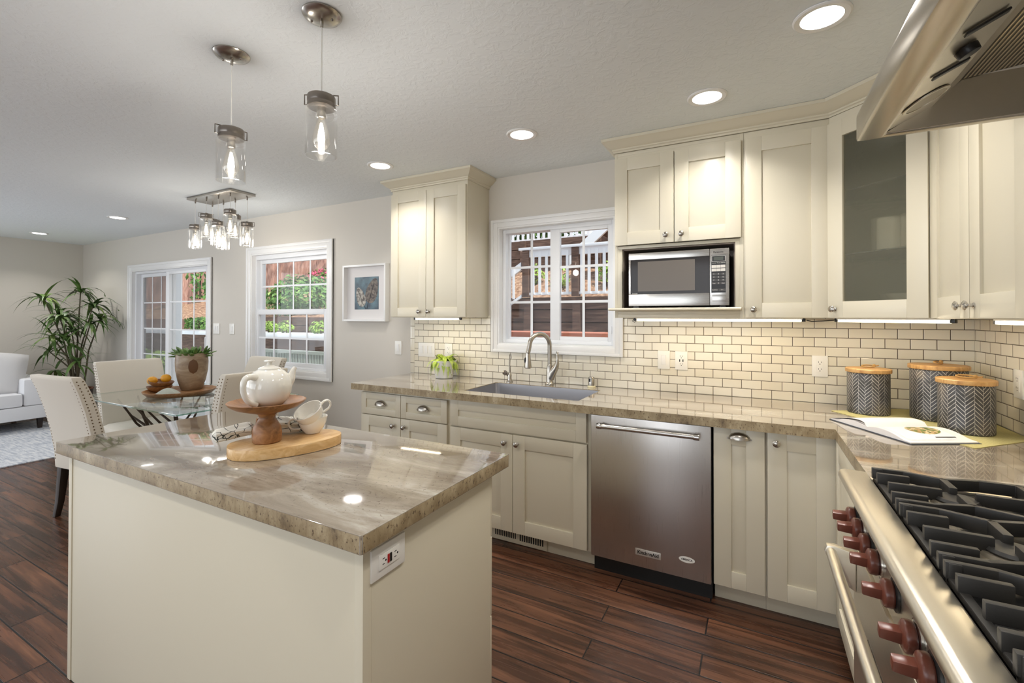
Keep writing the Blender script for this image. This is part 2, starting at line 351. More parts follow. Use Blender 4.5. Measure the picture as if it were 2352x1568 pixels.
_n = noise(BUSH, coords(BUSH), 5, 4); setc(BUSH, ramp(BUSH, _n, 0, [(0.3, lin(52, 92, 36)), (0.55, lin(98, 140, 62)), (0.75, lin(160, 190, 100))]).outputs[0])
LIME = base_mat('young_leaf', lin(150, 182, 84), 0.55)
PINK = base_mat('pink_flower', lin(214, 92, 120), 0.6)
OLDW = base_mat('weathered_grey_paint', lin(168, 176, 170), 0.7)
CONC = base_mat('pale_concrete', lin(200, 198, 194), 0.9)

# ------------------------------------------------------------------ mesh helpers
class MB:
    def __init__(s, M=None): s.bm = bmesh.new(); s.M = M or Matrix()
    def v(s, p): return s.bm.verts.new(s.M @ Vector(p))
    def f(s, vs, mi=0):
        try: q = s.bm.faces.new(vs); q.material_index = mi; return q
        except ValueError: return None
    def box(s, x0, x1, y0, y1, z0, z1, mi=0):
        c = [s.v((x, y, z)) for x in (x0, x1) for y in (y0, y1) for z in (z0, z1)]
        for q in ((0, 1, 3, 2), (4, 6, 7, 5), (0, 4, 5, 1), (2, 3, 7, 6), (0, 2, 6, 4), (1, 5, 7, 3)): s.f([c[i] for i in q], mi)
        return s
    def prism(s, pts, h0, h1, axis='z', mi=0, mside=None):
        g = {'z': lambda u, v, h: (u, v, h), 'y': lambda u, v, h: (u, h, v), 'x': lambda u, v, h: (h, u, v)}[axis]
        a = [s.v(g(u, v, h0)) for u, v in pts]; b = [s.v(g(u, v, h1)) for u, v in pts]; n = len(pts)
        s.f(a[::-1], mi); s.f(b, mi)
        for i in range(n): s.f([a[i], a[(i+1) % n], b[(i+1) % n], b[i]], mi if mside is None else mside)
        return s
    def loft(s, rings, closed=True, caps=True, mi=0):
        R = [[s.v(p) for p in r] for r in rings]; n = len(R[0])
        for a, b in zip(R, R[1:]):
            for i in range(n if closed else n-1): s.f([a[i], a[(i+1) % n], b[(i+1) % n], b[i]], mi)
        if caps and closed: s.f(R[0][::-1], mi); s.f(R[-1], mi)
        return s
    def lathe(s, prof, c=(0, 0, 0), segs=24, axis='z', mi=0, caps=True):
        c = Vector(c); rings = []
        for r, h in prof:
            ring = []
            for k in range(segs):
                a = 2*pi*k/segs; x, y = max(r, 1e-5)*cos(a), max(r, 1e-5)*sin(a)
                ring.append(c+Vector({'z': (x, y, h), 'y': (x, h, y), 'x': (h, x, y)}[axis]))
            rings.append(ring)
        return s.loft(rings, True, caps, mi)
    def tube(s, pts, r, segs=10, closed=False, mi=0, flat=1.0):
        pts = [Vector(p) for p in pts]; n = len(pts); rings = []; prev = None
        for i, p in enumerate(pts):
            a = pts[(i-1) % n] if (closed or i) else p; b = pts[(i+1) % n] if (closed or i < n-1) else p
            t = (b-a).normalized()
            if prev is None:
                ref = Vector((0, 0, 1)) if abs(t.z) < 0.9 else Vector((1, 0, 0)); nx = t.cross(ref).normalized()
            else: nx = (prev - t*prev.dot(t)).normalized()
            prev = nx; ny = t.cross(nx); rr = r[i] if isinstance(r, (list, tuple)) else r
            rings.append([p+nx*cos(2*pi*k/segs)*rr+ny*sin(2*pi*k/segs)*rr*flat for k in range(segs)])
        if closed: rings.append(rings[0])
        return s.loft(rings, True, not closed, mi)
    def curve(s, pts, r, segs=10, sub=5, **kw):
        # tube along a smooth curve through the points
        P_ = [Vector(p) for p in pts]; n = len(P_); rad = r if isinstance(r, (list, tuple)) else [r]*n; out, ro = [], []
        for i in range(n-1):
            a, b, c, d = P_[max(i-1, 0)], P_[i], P_[i+1], P_[min(i+2, n-1)]
            for k in range(sub):
                t = k/sub; out.append(0.5*((2*b)+(c-a)*t+(2*a-5*b+4*c-d)*t*t+(3*b-a-3*c+d)*t**3)); ro.append(rad[i]+(rad[i+1]-rad[i])*t)
        out.append(P_[-1]); ro.append(rad[-1]); return s.tube(out, ro, segs, **kw)
    def ball(s, c, r, u=14, v=9, sc=(1, 1, 1), mi=0):
        c = Vector(c); rings = []
        for j in range(v+1):
            th = pi*j/v; rings.append([c+Vector((max(sin(th), 1e-4)*cos(2*pi*k/u)*r*sc[0], max(sin(th), 1e-4)*sin(2*pi*k/u)*r*sc[1], -cos(th)*r*sc[2])) for k in range(u)])
        return s.loft(rings, True, True, mi)
    def leaf(s, base, d, length, width, droop=0.6, curl=0.0, segs=5, fold=0.15, mi=0):
        # arching strap leaf: a folded strip that bends down along its length
        base = Vector(base); d = Vector(d).normalized(); side = d.cross(Vector((0, 0, 1)))
        if side.length < 1e-3: side = Vector((1, 0, 0))
        side.normalize(); p = base.copy(); rows = []
        for i in range(segs+1):
            t = i/segs; w = width*(0.35+0.65*sin(pi*min(1, t*1.15+0.12)))*(1-t**3)+0.0006
            nrm = side.cross(d).normalized()
            rows.append([s.v(p-side*w+nrm*w*fold), s.v(p), s.v(p+side*w+nrm*w*fold)])
            d = (d+Vector((0, 0, -droop/segs))+side*(curl/segs)).normalized(); p = p+d*(length/segs)
        for a, b in zip(rows, rows[1:]):
            for i in (0, 1): s.f([a[i], a[i+1], b[i+1], b[i]], mi)
        return s
    def tri(s, a, b, c, mi=0): s.f([s.v(a), s.v(b), s.v(c)], mi)
    def shaker(s, w, h, t=0.02, rail=0.076, railb=None, depth=0.009):
        rb = railb or rail
        s.box(0, rail, 0, t, 0, h); s.box(w-rail, w, 0, t, 0, h); s.box(rail, w-rail, 0, t, 0, rb); s.box(rail, w-rail, 0, t, h-rail, h)
        s.box(rail-0.002, w-rail+0.002, 0, t-depth, rb-0.002, h-rail+0.002); return s
    def mesh(s, name, mats, inv=None, bevel=0, bsegs=2, smooth=35, normals=True):
        bm = s.bm
        if inv is not None: bmesh.ops.transform(bm, matrix=inv, verts=bm.verts)
        if normals: bmesh.ops.recalc_face_normals(bm, faces=bm.faces)
        if bevel:
            es = [e for e in bm.edges if len(e.link_faces) == 2 and e.calc_face_angle(0) > 0.6]
            bmesh.ops.bevel(bm, geom=es, offset=bevel, segments=bsegs, profile=0.6, affect='EDGES', clamp_overlap=True)
        me = bpy.data.meshes.new(name); bm.to_mesh(me); bm.free()
        for m in (mats if isinstance(mats, (list, tuple)) else [mats]): me.materials.append(m)
        if smooth:
            me.polygons.foreach_set('use_smooth', [True]*len(me.polygons)); me.set_sharp_from_angle(angle=radians(smooth))
        return me
ROOT = {}
def tag(o, label=None, cat=None, group=None, kind=None):
    if label: o['label'] = label
    if cat: o['category'] = cat
    if group: o['group'] = group
    if kind: o['kind'] = kind
    return o
def thing(name, label=None, cat=None, loc=(0, 0, 0), rz=0.0, group=None, kind=None):
    o = bpy.data.objects.new(name, None); COL.objects.link(o); o.empty_display_size = 0.05
    o.location = loc; o.rotation_euler = (0, 0, rz)
    ROOT[o.name] = (Matrix.Translation(Vector(loc)) @ Matrix.Rotation(rz, 4, 'Z')).inverted()
    return tag(o, label, cat, group, kind)
def part(name, mb, mats, parent, bevel=0, local=False, label=None, kind=None, **kw):
    me = mb.mesh(name, mats, None if local else ROOT[parent.name], bevel, **kw)
    o = bpy.data.objects.new(name, me); COL.objects.link(o); o.parent = parent; ROOT[o.name] = ROOT[parent.name]
    return tag(o, label, kind=kind)
def solo(name, mb, mats, label=None, cat=None, loc=(0, 0, 0), group=None, kind=None, bevel=0, local=False, **kw):
    inv = Matrix.Translation(Vector(loc)).inverted()
    me = mb.mesh(name, mats, None if local else inv, bevel, **kw)
    o = bpy.data.objects.new(name, me); COL.objects.link(o); o.location = loc; ROOT[o.name] = inv
    return tag(o, label, cat, group, kind)
def copy_tree(o, parent=None):
    c = o.copy(); COL.objects.link(c); c.parent = parent
    if o.name in ROOT: ROOT[c.name] = ROOT[o.name]
    for ch in list(o.children): copy_tree(ch, c)
    return c
def text(name, body, size, loc, rot, mat, parent, extrude=0.0004, align='CENTER', sx=1.0, bold=0.0):
    d = bpy.data.curves.new(name, 'FONT'); d.body = body; d.size = size; d.extrude = extrude; d.align_x = align; d.align_y = 'CENTER'; d.offset = bold
    d.materials.append(mat); o = bpy.data.objects.new(name, d); COL.objects.link(o); o.parent = parent
    W = Matrix.Translation(Vector(loc)) @ Euler(rot).to_matrix().to_4x4() @ Matrix.Diagonal((sx, 1, 1, 1))
    o.matrix_local = ROOT[parent.name] @ W
    bpy.context.view_layer.update(); me = bpy.data.meshes.new_from_object(o.evaluated_get(bpy.context.evaluated_depsgraph_get()))
    ml = o.matrix_local.copy(); bpy.data.objects.remove(o); bpy.data.curves.remove(d); me.transform(ml); me.name = name
    o = bpy.data.objects.new(name, me); COL.objects.link(o); o.parent = parent
    ROOT[o.name] = ROOT[parent.name]
    return o
def frame(o, u, n):
    u = Vector(u).normalized(); n = Vector(n).normalized(); o = Vector(o)
    return Matrix(((u.x, n.x, 0, o.x), (u.y, n.y, 0, o.y), (u.z, n.z, 1, o.z), (0, 0, 0, 1)))
def axisM(o, z):      # local z along the given direction
    q = Vector(z).to_track_quat('Z', 'Y'); return Matrix.Translation(Vector(o)) @ q.to_matrix().to_4x4()

# ------------------------------------------------------------------ room shell
def wall_grid(mb, holes, a0, a1, z0, z1, put):
    xs = sorted({a0, a1, *[h[0] for h in holes], *[h[1] for h in holes]}); zs = sorted({z0, z1, *[h[2] for h in holes], *[h[3] for h in holes]})
    for i in range(len(xs)-1):
        for j in range(len(zs)-1):
            cx, cz = (xs[i]+xs[i+1])/2, (zs[j]+zs[j+1])/2
            if any(h[0] < cx < h[1] and h[2] < cz < h[3] for h in holes): continue
            put(xs[i], xs[i+1], zs[j], zs[j+1])
XL, YF = -9.85, -6.6
KW = (-2.69, -1.785, 1.167, 2.058)       # kitchen window opening
DW = (-5.746, -4.565, 0.833, 2.042)      # dining window opening
SD = (-8.36, -6.56, 0.0, 1.985)          # sliding door opening
mb = MB(); mb.box(XL-0.2, 0.2, YF-0.2, 0.16, -0.12, 0); solo('floor', mb, FLOOR, kind='structure')
mb = MB(); mb.box(XL-0.2, 0.2, YF-0.2, 0.16, H, H+0.25); solo('ceiling', mb, CEIL, kind='structure')
mb = MB(); wall_grid(mb, [KW, DW, SD], XL-0.15, 0.15, 0, H, lambda a, b, c, d: mb.box(a, b, 0, 0.15, c, d)); solo('wall_back', mb, WALL, kind='structure')
mb = MB(); mb.box(0, 0.15, YF-0.15, 0, 0, H); solo('wall_right', mb, WALL, kind='structure')
LW = (-6.45, -2.95, 0.55, 2.35)  # made-up opening for the living-room fill light
mb = MB(); wall_grid(mb, [LW], YF-0.15, 0, 0, H, lambda a, b, c, d: mb.box(XL-0.15, XL, a, b, c, d)); solo('wall_left', mb, WALL, kind='structure')
RW = (-8.6, -0.9, 0.4, 2.4)  # unseen opening, widened for the rear fill light
mb = MB(); wall_grid(mb, [RW], XL, 0, 0, H, lambda a, b, c, d: mb.box(a, b, YF-0.15, YF, c, d)); solo('wall_front', mb, WALL, kind='structure')
mb = MB()
for a, b in ((XL, -8.513), (-6.494, -3.44)): mb.box(a, b, -0.014, -0.0005, 0, 0.085); mb.box(a, b, -0.010, -0.0005, 0.085, 0.10)
solo('baseboard_back', mb, WHITE, kind='structure', bevel=0.003)
mb = MB(); mb.box(XL+0.0005, XL+0.014, YF, -0.015, 0, 0.085); mb.box(XL+0.0005, XL+0.010, YF, -0.015, 0.085, 0.10); solo('baseboard_left', mb, WHITE, kind='structure', bevel=0.003)
# tile backsplash
mb = MB()
mb.box(-3.50, -2.7585, -0.008, -0.0002, ZC+0.001, 1.385); mb.box(-2.7585, -1.7335, -0.008, -0.0002, ZC+0.001, 1.109); mb.box(-1.7335, -0.0085, -0.008, -0.0002, ZC+0.001, 1.385)
solo('trim_1', mb, TILE_B, kind='structure')
mb = MB(); mb.box(-0.008, -0.0002, -1.45, -0.0082, ZC+0.001, 1.385); solo('trim_2', mb, TILE_R, kind='structure')
mb = MB(); mb.box(-3.546, -3.5005, -0.009, -0.0002, ZC+0.001, 1.372); solo('trim_3', mb, TILE_E, kind='structure', bevel=0.003)

def casing(par, o, w, bottom=True, apron=False):
    # three-step moulded casing with mitred look around an opening (x0,x1,z0,z1)
    x0, x1, z0, z1 = o; mb = MB()
    steps = ((0.0, 1.0, 0.012), (0.0, 0.62, 0.018), (0.62, 1.0, 0.024))
    for a, b, d in steps:
        wa, wb = w*a, w*b
        mb.box(x0-wb, x0-wa, -d, -0.0005, z0-(wb if bottom else 0), z1+wb); mb.box(x1+wa, x1+wb, -d, -0.0005, z0-(wb if bottom else 0), z1+wb)
        mb.box(x0-wa, x1+wa, -d, -0.0005, z1+wa, z1+wb)
        if bottom: mb.box(x0-wa, x1+wa, -d, -0.0005, z0-wb, z0-wa)
    part('casing', mb, WHITE, par, bevel=0.002)
    mb = MB(); t = 0.012
    mb.box(x0, x0+t, -0.010, 0.15, z0, z1); mb.box(x1-t, x1, -0.010, 0.15, z0, z1); mb.box(x0+t, x1-t, -0.010, 0.15, z1-t, z1)
    if bottom: mb.box(x0+t, x1-t, -0.010, 0.15, z0, z0+t)
    part('jamb', mb, WHITE, par)
def sash(par, o, y0, y1, g, nx, nz, name='sash', glass=PANE, mw=0.018, muntins=True):
    # o outer rect, g glass rect; grille bars inside the glass
    x0, x1, z0, z1 = o; a0, a1, b0, b1 = g; mb = MB()
    mb.box(x0, a0, y0, y1, z0, z1); mb.box(a1, x1, y0, y1, z0, z1); mb.box(a0, a1, y0, y1, z0, b0); mb.box(a0, a1, y0, y1, b1, z1)
    s = part(name, mb, VINYL, par, bevel=0.003)
    ym = (y0+y1)/2
    mb = MB(); mb.box(a0-0.004, a1+0.004, ym-0.002, ym+0.002, b0-0.004, b1+0.004); part('pane', mb, glass, s)
    mb = MB()
    for i in range(1, nx): x = a0+(a1-a0)*i/nx; mb.box(x-mw/2, x+mw/2, ym-0.008, ym-0.003, b0, b1)
    for j in range(1, nz): z = b0+(b1-b0)*j/nz; mb.box(a0, a1, ym-0.0075, ym-0.0035, z-mw/2, z+mw/2)
    part('muntin', mb, VINYL, s)
    return s
# kitchen window: horizontal slider
w1 = thing('window_1', 'white sliding grid window above the kitchen sink', 'window', (-2.24, 0, 1.167), kind='structure')
casing(w1, KW, 0.056)
mb = MB(); x0, x1, z0, z1 = KW[0]+.012, KW[1]-.012, KW[2]+.012, KW[3]-.012
for q in ((x0, x0+.026, z0, z1), (x1-.026, x1, z0, z1), (x0+.026, x1-.026, z1-.03, z1), (x0+.026, x1-.026, z0, z0+.028)): mb.box(q[0], q[1], 0.045, 0.13, q[2], q[3])
part('window_frame', mb, VINYL, w1, bevel=0.003)
sash(w1, (-2.665, -2.225, 1.195, 2.040), 0.092, 0.118, (-2.640, -2.270, 1.222, 2.022), 2, 3)
s = sash(w1, (-2.283, -1.805, 1.190, 2.030), 0.052, 0.084, (-2.208, -1.852, 1.235, 1.990), 2, 3)
mb = MB(); mb.box(-1.832, -1.822, 0.040, 0.052, 1.262, 1.312); part('latch', mb, VINYL, w1, bevel=0.002)
# dining window: single hung
w2 = thing('window_2', 'white single-hung grid window beside the framed leaf print', 'window', (-5.15, 0, 0.833), kind='structure')
casing(w2, DW, 0.074)
mb = MB(); x0, x1, z0, z1 = DW[0]+.012, DW[1]-.012, DW[2]+.012, DW[3]-.012
for q in ((x0, x0+.02, z0, z1), (x1-.02, x1, z0, z1), (x0+.02, x1-.02, z1-.045, z1), (x0+.02, x1-.02, z0, z0+.02)): mb.box(q[0], q[1], 0.03, 0.13, q[2], q[3])
part('window_frame', mb, VINYL, w2, bevel=0.003)
sash(w2, (-5.72, -4.60, 1.400, 1.990), 0.075, 0.100, (-5.690, -4.665, 1.452, 1.945), 4, 2)
sash(w2, (-5.715, -4.605, 0.860, 1.452), 0.035, 0.065, (-5.690, -4.665, 0.907, 1.397), 4, 2)
# sliding patio door
d1_ = thing('door_1', 'white sliding glass patio door with grilles beside the tall plant', 'door', (-7.46, 0, 0), kind='structure')
casing(d1_, SD, 0.075, bottom=False)
mb = MB(); x0, x1, z1 = SD[0]+.012, SD[1]-.012, SD[3]-.012
for q in ((x0, x0+.03, 0, z1), (x1-.03, x1, 0, z1), (x0+.03, x1-.03, z1-.03, z1), (x0+.03, x1-.03, 0.0, 0.03)): mb.box(q[0], q[1], 0.03, 0.14, q[2], q[3])
part('door_frame', mb, VINYL, d1_, bevel=0.003)
sash(d1_, (-8.33, -7.52, 0.03, 1.95), 0.085, 0.125, (-8.27, -7.60, 0.19, 1.90), 3, 5, 'door_panel', SCREEN, 0.016)
sash(d1_, (-7.58, -6.60, 0.03, 1.95), 0.035, 0.075, (-7.505, -6.685, 0.16, 1.91), 3, 5, 'door_panel', PANE, 0.016)
mb = MB(); mb.tube([(-6.625, 0.034, 0.95), (-6.625, 0.0, 0.97), (-6.625, 0.0, 1.13), (-6.625, 0.034, 1.15)], 0.008, 8); part('door_handle', mb, VINYL, d1_)
# unseen openings made up to go with the fill lights, simple frames
for nm, (a, b, c, d), fx in (('fill_window_rear', RW, lambda p, q, y0, y1, r, s: (p, q, YF-0.1+y0, YF-0.1+y1, r, s)), ('fill_window_left', LW, lambda p, q, y0, y1, r, s: (XL-0.1+y0, XL-0.1+y1, p, q, r, s))):
    mb = MB(); n = 6
    for i in range(n+1): x = a+(b-a)*i/n; mb.box(*fx(max(a, x-0.03), min(b, x+0.03), 0, 0.05, c, d))
    mb.box(*fx(a, b, 0, 0.05, c, c+0.05)); mb.box(*fx(a, b, 0, 0.05, d-0.05, d)); solo(nm, mb, VINYL, kind='structure')

# ------------------------------------------------------------------ cabinet hardware and doors
def knob_mb(o, n):
    mb = MB(axisM(o, n)); mb.lathe([(0.009, 0), (0.009, 0.003), (0.0055, 0.006), (0.0055, 0.016), (0.012, 0.019), (0.0155, 0.023), (0.0155, 0.026), (0.010, 0.030), (0.0, 0.031)], segs=18)
    return mb
def cup_mb(c, u, n):
    # half-dome bin pull: c centre of the lower edge
    M = frame(c, u, n); mb = MB(M); w, h, d = 0.048, 0.034, 0.026; rings = []
    for j in range(7):
        ph = (pi/2)*j/6; rings.append([(-w*cos(pi*k/14)*cos(ph*0.999), d*sin(pi*k/14)*sin(ph)*0.0+d*sin(ph)*(sin(pi*k/14)**0.8), h*sin(pi*k/14)*cos(ph)) for k in range(15)])
    # build as quarter-ellipsoid shell: front dome
    mb.bm.clear(); rings = []
    for j in range(9):
        a = pi*j/8; row = []
        for k in range(9):
            b = (pi/2)*k/8; x = -w*cos(a); s = sin(a); row.append((x, d*s*sin(b)+0.001, h*s*cos(b)))
        rings.append(row)
    mb.loft(rings, closed=False, caps=False)
    mb.loft([[(x*0.94, max(y-0.003, 0.001), z*0.92) for x, y, z in r] for r in rings], closed=False, caps=False)
    mb.box(-w-0.004, w+0.004, 0, 0.003, 0.0, 0.006); return mb
def door(par, o, u, n, w, h, knob=None, cup=None, rail=0.076, name='door', metal=NICKEL, pd=(1, 1)):
    M = frame(o, u, n); mb = MB(M)
    mb.shaker(w, h, 0.02, rail); d = part(name, mb, CAB, par, bevel=0.0012)
    n = Vector(n).normalized(); u = Vector(u).normalized()
    if knob: part('knob', knob_mb(M @ Vector((knob[0], 0.02, knob[1])), n), metal, d, label=None)
    if cup: part('handle', cup_mb(M @ Vector((cup[0], 0.02, cup[1])), u, n), metal, d)
    return d
X_, Y_ = Vector((1, 0, 0)), Vector((0, -1, 0))

# ------------------------------------------------------------------ wall cabinets, back wall
def crown(mb, path, prof):
    # sweep a moulding profile [(out, z)] along a polyline of plan points with outward normals mitred
    n = len(path); rings = []
    for i, p in enumerate(path):
        p = Vector((p[0], p[1])); ns = []
        for a, b in ((i-1, i), (i, i+1)):
            if a >= 0 and b < n:
                e = (Vector(path[b][:2])-Vector(path[a][:2])).normalized(); ns.append(Vector((e.y, -e.x)))
        m = ns[0] if len(ns) == 1 else (ns[0]+ns[1])/(1+ns[0].dot(ns[1]))
        rings.append([(p.x+m.x*o, p.y+m.y*o, z) for o, z in prof])
    mb.loft(rings, True, True)
CROWN = [(0, 2.362), (0.008, 2.362), (0.008, 2.372), (0.014, 2.376), (0.014, 2.384), (0.03, 2.392), (0.058, 2.418), (0.066, 2.422), (0.066, 2.4385), (0, 2.4385)]
ZB, ZT = 1.372, 2.365
c1 = thing('wall_cabinet', 'tall two-door cream wall cabinet between the framed leaf print and the sink window', 'cabinet', (-3.13, -0.16, ZB))
mb = MB(); mb.box(-3.485, -2.776, -0.297, -0.001, ZB, 2.438); part('body', mb, CAB, c1, bevel=0.001)
mb = MB(); mb.box(-2.792, -2.7755, -0.02, -0.001, ZB, 2.36); part('scribe_trim', mb, CAB, c1)
door(c1, (-3.482, -0.2975, ZB+0.004), X_, Y_, 0.344, 0.953, (0.29, 0.04), rail=0.07)
door(c1, (-3.134, -0.2975, ZB+0.004), X_, Y_, 0.352, 0.953, (0.028, 0.04), rail=0.07)
mb = MB(); crown(mb, [(-3.485, -0.001), (-3.485, -0.300), (-2.776, -0.300), (-2.776, -0.001)], CROWN); part('crown_molding', mb, CAB, c1)

c2 = thing('microwave_cabinet', 'cream wall cabinet with two short doors over an open microwave niche', 'cabinet', (-1.355, -0.17, ZB))
mb = MB(); yF, yB = -0.315, -0.001
mb.box(-1.702, -1.684, yF, yB, ZB, 2.36); mb.box(-1.026, -1.008, yF, yB, ZB, 2.36)
mb.box(-1.684, -1.026, yF, yB, 2.342, 2.36); mb.box(-1.684, -1.026, yF, yB, 1.782, 1.80); mb.box(-1.684, -1.026, yF, yB, 1.395, 1.413)
mb.box(-1.684, -1.026, yF, yF+0.018, ZB, 1.395); mb.box(-1.684, -1.658, yF-.0005, yF+0.018, 1.413, 1.782); mb.box(-1.049, -1.026, yF-.0005, yF+0.018, 1.413, 1.782)
mb.box(-1.684, -1.026, yB-0.012, yB, 1.80, 2.342); mb.box(-1.684, -1.026, yF, yF+0.018, 2.318, 2.342)
part('body', mb, CAB, c2, bevel=0.001)
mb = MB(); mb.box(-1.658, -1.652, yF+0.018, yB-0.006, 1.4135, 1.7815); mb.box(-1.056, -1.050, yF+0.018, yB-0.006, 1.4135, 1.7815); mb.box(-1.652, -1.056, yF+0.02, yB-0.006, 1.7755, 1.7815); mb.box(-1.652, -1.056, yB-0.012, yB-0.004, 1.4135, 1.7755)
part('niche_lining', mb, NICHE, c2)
mb = MB(); mb.box(-1.720, -1.018, -0.395, yF+0.01, 1.4135, 1.4295); mb.prism([(-0.3955, 1.4135), (-0.393, 1.4295), (-0.40, 1.4295), (-0.402, 1.424), (-0.402, 1.418)], -1.720, -1.018, 'x'); part('ledge', mb, CAB, c2, bevel=0.002)
door(c2, (-1.698, -0.3155, 1.803), X_, Y_, 0.337, 0.518, (0.296, 0.04), rail=0.074)
door(c2, (-1.357, -0.3155, 1.803), X_, Y_, 0.337, 0.518, (0.038, 0.04), rail=0.076)
c3 = thing('wall_cabinet', 'cream single-door wall cabinet right of the microwave', 'cabinet', (-0.815, -0.17, ZB))
mb = MB(); mb.box(-1.007, -0.628, -0.315, -0.001, ZB, 2.36); part('body', mb, CAB, c3, bevel=0.001)
door(c3, (-1.000, -0.3155, ZB+0.003), X_, Y_, 0.370, 0.947, (0.038, 0.042), rail=0.076)
# diagonal glass corner cabinet
U45 = Vector((1, -1, 0)).normalized(); N45 = Vector((-1, -1, 0)).normalized()
c4 = thing('corner_cabinet', 'cream diagonal corner cabinet with an obscure glass door', 'cabinet', (-0.25, -0.25, ZB))
mb = MB(); pl = [(-0.627, -0.001), (-0.627, -0.32), (-0.32, -0.627), (-0.001, -0.627), (-0.001, -0.001)]
mb.prism(pl, ZB, ZB+0.018); mb.prism(pl, 2.342, 2.36)
mb.prism([(-0.627, -0.001), (-0.627, -0.32), (-0.609, -0.313), (-0.609, -0.001)], ZB+0.018, 2.342); mb.prism([(-0.32, -0.627), (-0.001, -0.627), (-0.001, -0.609), (-0.313, -0.609)], ZB+0.018, 2.342)
mb.box(-0.609, -0.001, -0.013, -0.001, ZB+0.018, 2.342); mb.box(-0.013, -0.001, -0.609, -0.013, ZB+0.018, 2.342)
part('body', mb, CABIN, c4, bevel=0.0)
mb = MB(frame((-0.627, -0.32, 0), U45, N45)); mb.box(0, 0.434, 0.0, 0.003, ZB, ZB+0.018); mb.box(0, 0.434, 0.0, 0.003, 2.33, 2.36); mb.box(-0.001, 0.012, -0.006, 0.002, ZB, 2.36); mb.box(0.422, 0.435, -0.006, 0.002, ZB, 2.36); part('face_frame', mb, CAB, c4)
mb = MB(frame((-0.627, -0.32, 0)+(N45*0.0035).to_tuple() if False else Vector((-0.627, -0.32, 0))+N45*0.0035, U45, N45))
w, h0, h1, r = 0.428, ZB+0.003, 2.322, 0.078
mb.box(0.004, r, 0, 0.02, h0, h1); mb.box(w-r, w, 0, 0.02, h0, h1); mb.box(r, w-r, 0, 0.02, h0, h0+r); mb.box(r, w-r, 0, 0.02, h1-r, h1)
dd = part('door', mb, CAB, c4, bevel=0.0012)
mb = MB(frame(Vector((-0.627, -0.32, 0))+N45*0.0035, U45, N45)); mb.box(r-0.004, w-r+0.004, 0.006, 0.010, h0+r-0.004, h1-r+0.004); part('glass_pane', mb, FROST, dd)
part('knob', knob_mb(Vector((-0.627, -0.32, ZB+0.045))+N45*0.0235+U45*0.040, N45), NICKEL, dd)
for z in (1.675, 1.98):
    mb = MB(); mb.prism([(-0.605, -0.02), (-0.605, -0.33), (-0.33, -0.605), (-0.02, -0.605), (-0.02, -0.02)], z, z+0.006); part('glass_shelf', mb, GREENEDGE, c4)
def white_cup(loc, r, h, label, cat='mug', group=None):
    mb = MB(Matrix.Translation(loc)); mb.lathe([(r*0.8, 0), (r, 0.006), (r, h), (r*0.94, h), (r*0.94, 0.01), (0, 0.01)], segs=24, caps=False)
    mb.lathe([(0, 0.0), (r*0.8, 0.0)], segs=24, caps=False)
    return solo('mug' if cat == 'mug' else 'bowl', mb, PORC, label, cat, loc, group)
white_cup((-0.40, -0.375, 1.6815), 0.055, 0.15, 'left one of two white mugs behind the obscure glass cabinet door')
white_cup((-0.31, -0.46, 1.6815), 0.055, 0.15, 'right one of two white mugs behind the obscure glass cabinet door')
mb = MB(Matrix.Translation((-0.31, -0.36, ZB+0.0185))); mb.lathe([(0.05, 0), (0.055, 0.02), (0.11, 0.095), (0.105, 0.095), (0.05, 0.025), (0, 0.02)], segs=28, caps=False); mb.lathe([(0, 0), (0.05, 0)], segs=28, caps=False)
solo('bowl', mb, PORC, 'white bowl at the bottom of the glass corner cabinet', 'bowl', (-0.31, -0.36, ZB+0.0185))
# right wall cabinet
c5 = thing('wall_cabinet', 'cream two-door wall cabinet on the right wall between glass cabinet and hood', 'cabinet', (-0.16, -1.01, ZB))
mb = MB(); mb.box(-0.314, -0.001, -1.392, -0.628, ZB, 2.36); part('body', mb, CAB, c5, bevel=0.001)
NX = Vector((-1, 0, 0)); UY = Vector((0, -1, 0))
door(c5, (-0.3145, -0.636, ZB+0.003), UY, NX, 0.378, 0.947, (0.340, 0.042), rail=0.078, metal=CHROME)
door(c5, (-0.3145, -1.018, ZB+0.003), UY, NX, 0.372, 0.947, (0.036, 0.042), rail=0.076, metal=CHROME)
mb = MB(); crown(mb, [(-1.703, -0.001), (-1.703, -0.3155), (-0.627, -0.3155), (-0.3145, -0.627), (-0.3145, -1.392)], CROWN)
mb.prism([(-1.702, -0.002), (-1.702, -0.314), (-0.629, -0.314), (-0.318, -0.626), (-0.318, -1.391), (-0.002, -1.391), (-0.002, -0.002)], 2.361, 2.3615)
solo('crown_molding', mb, CAB, 'long cream crown molding running over the microwave, glass and right wall cabinets', 'molding', (-1.0, -0.2, 2.362), kind='thing')

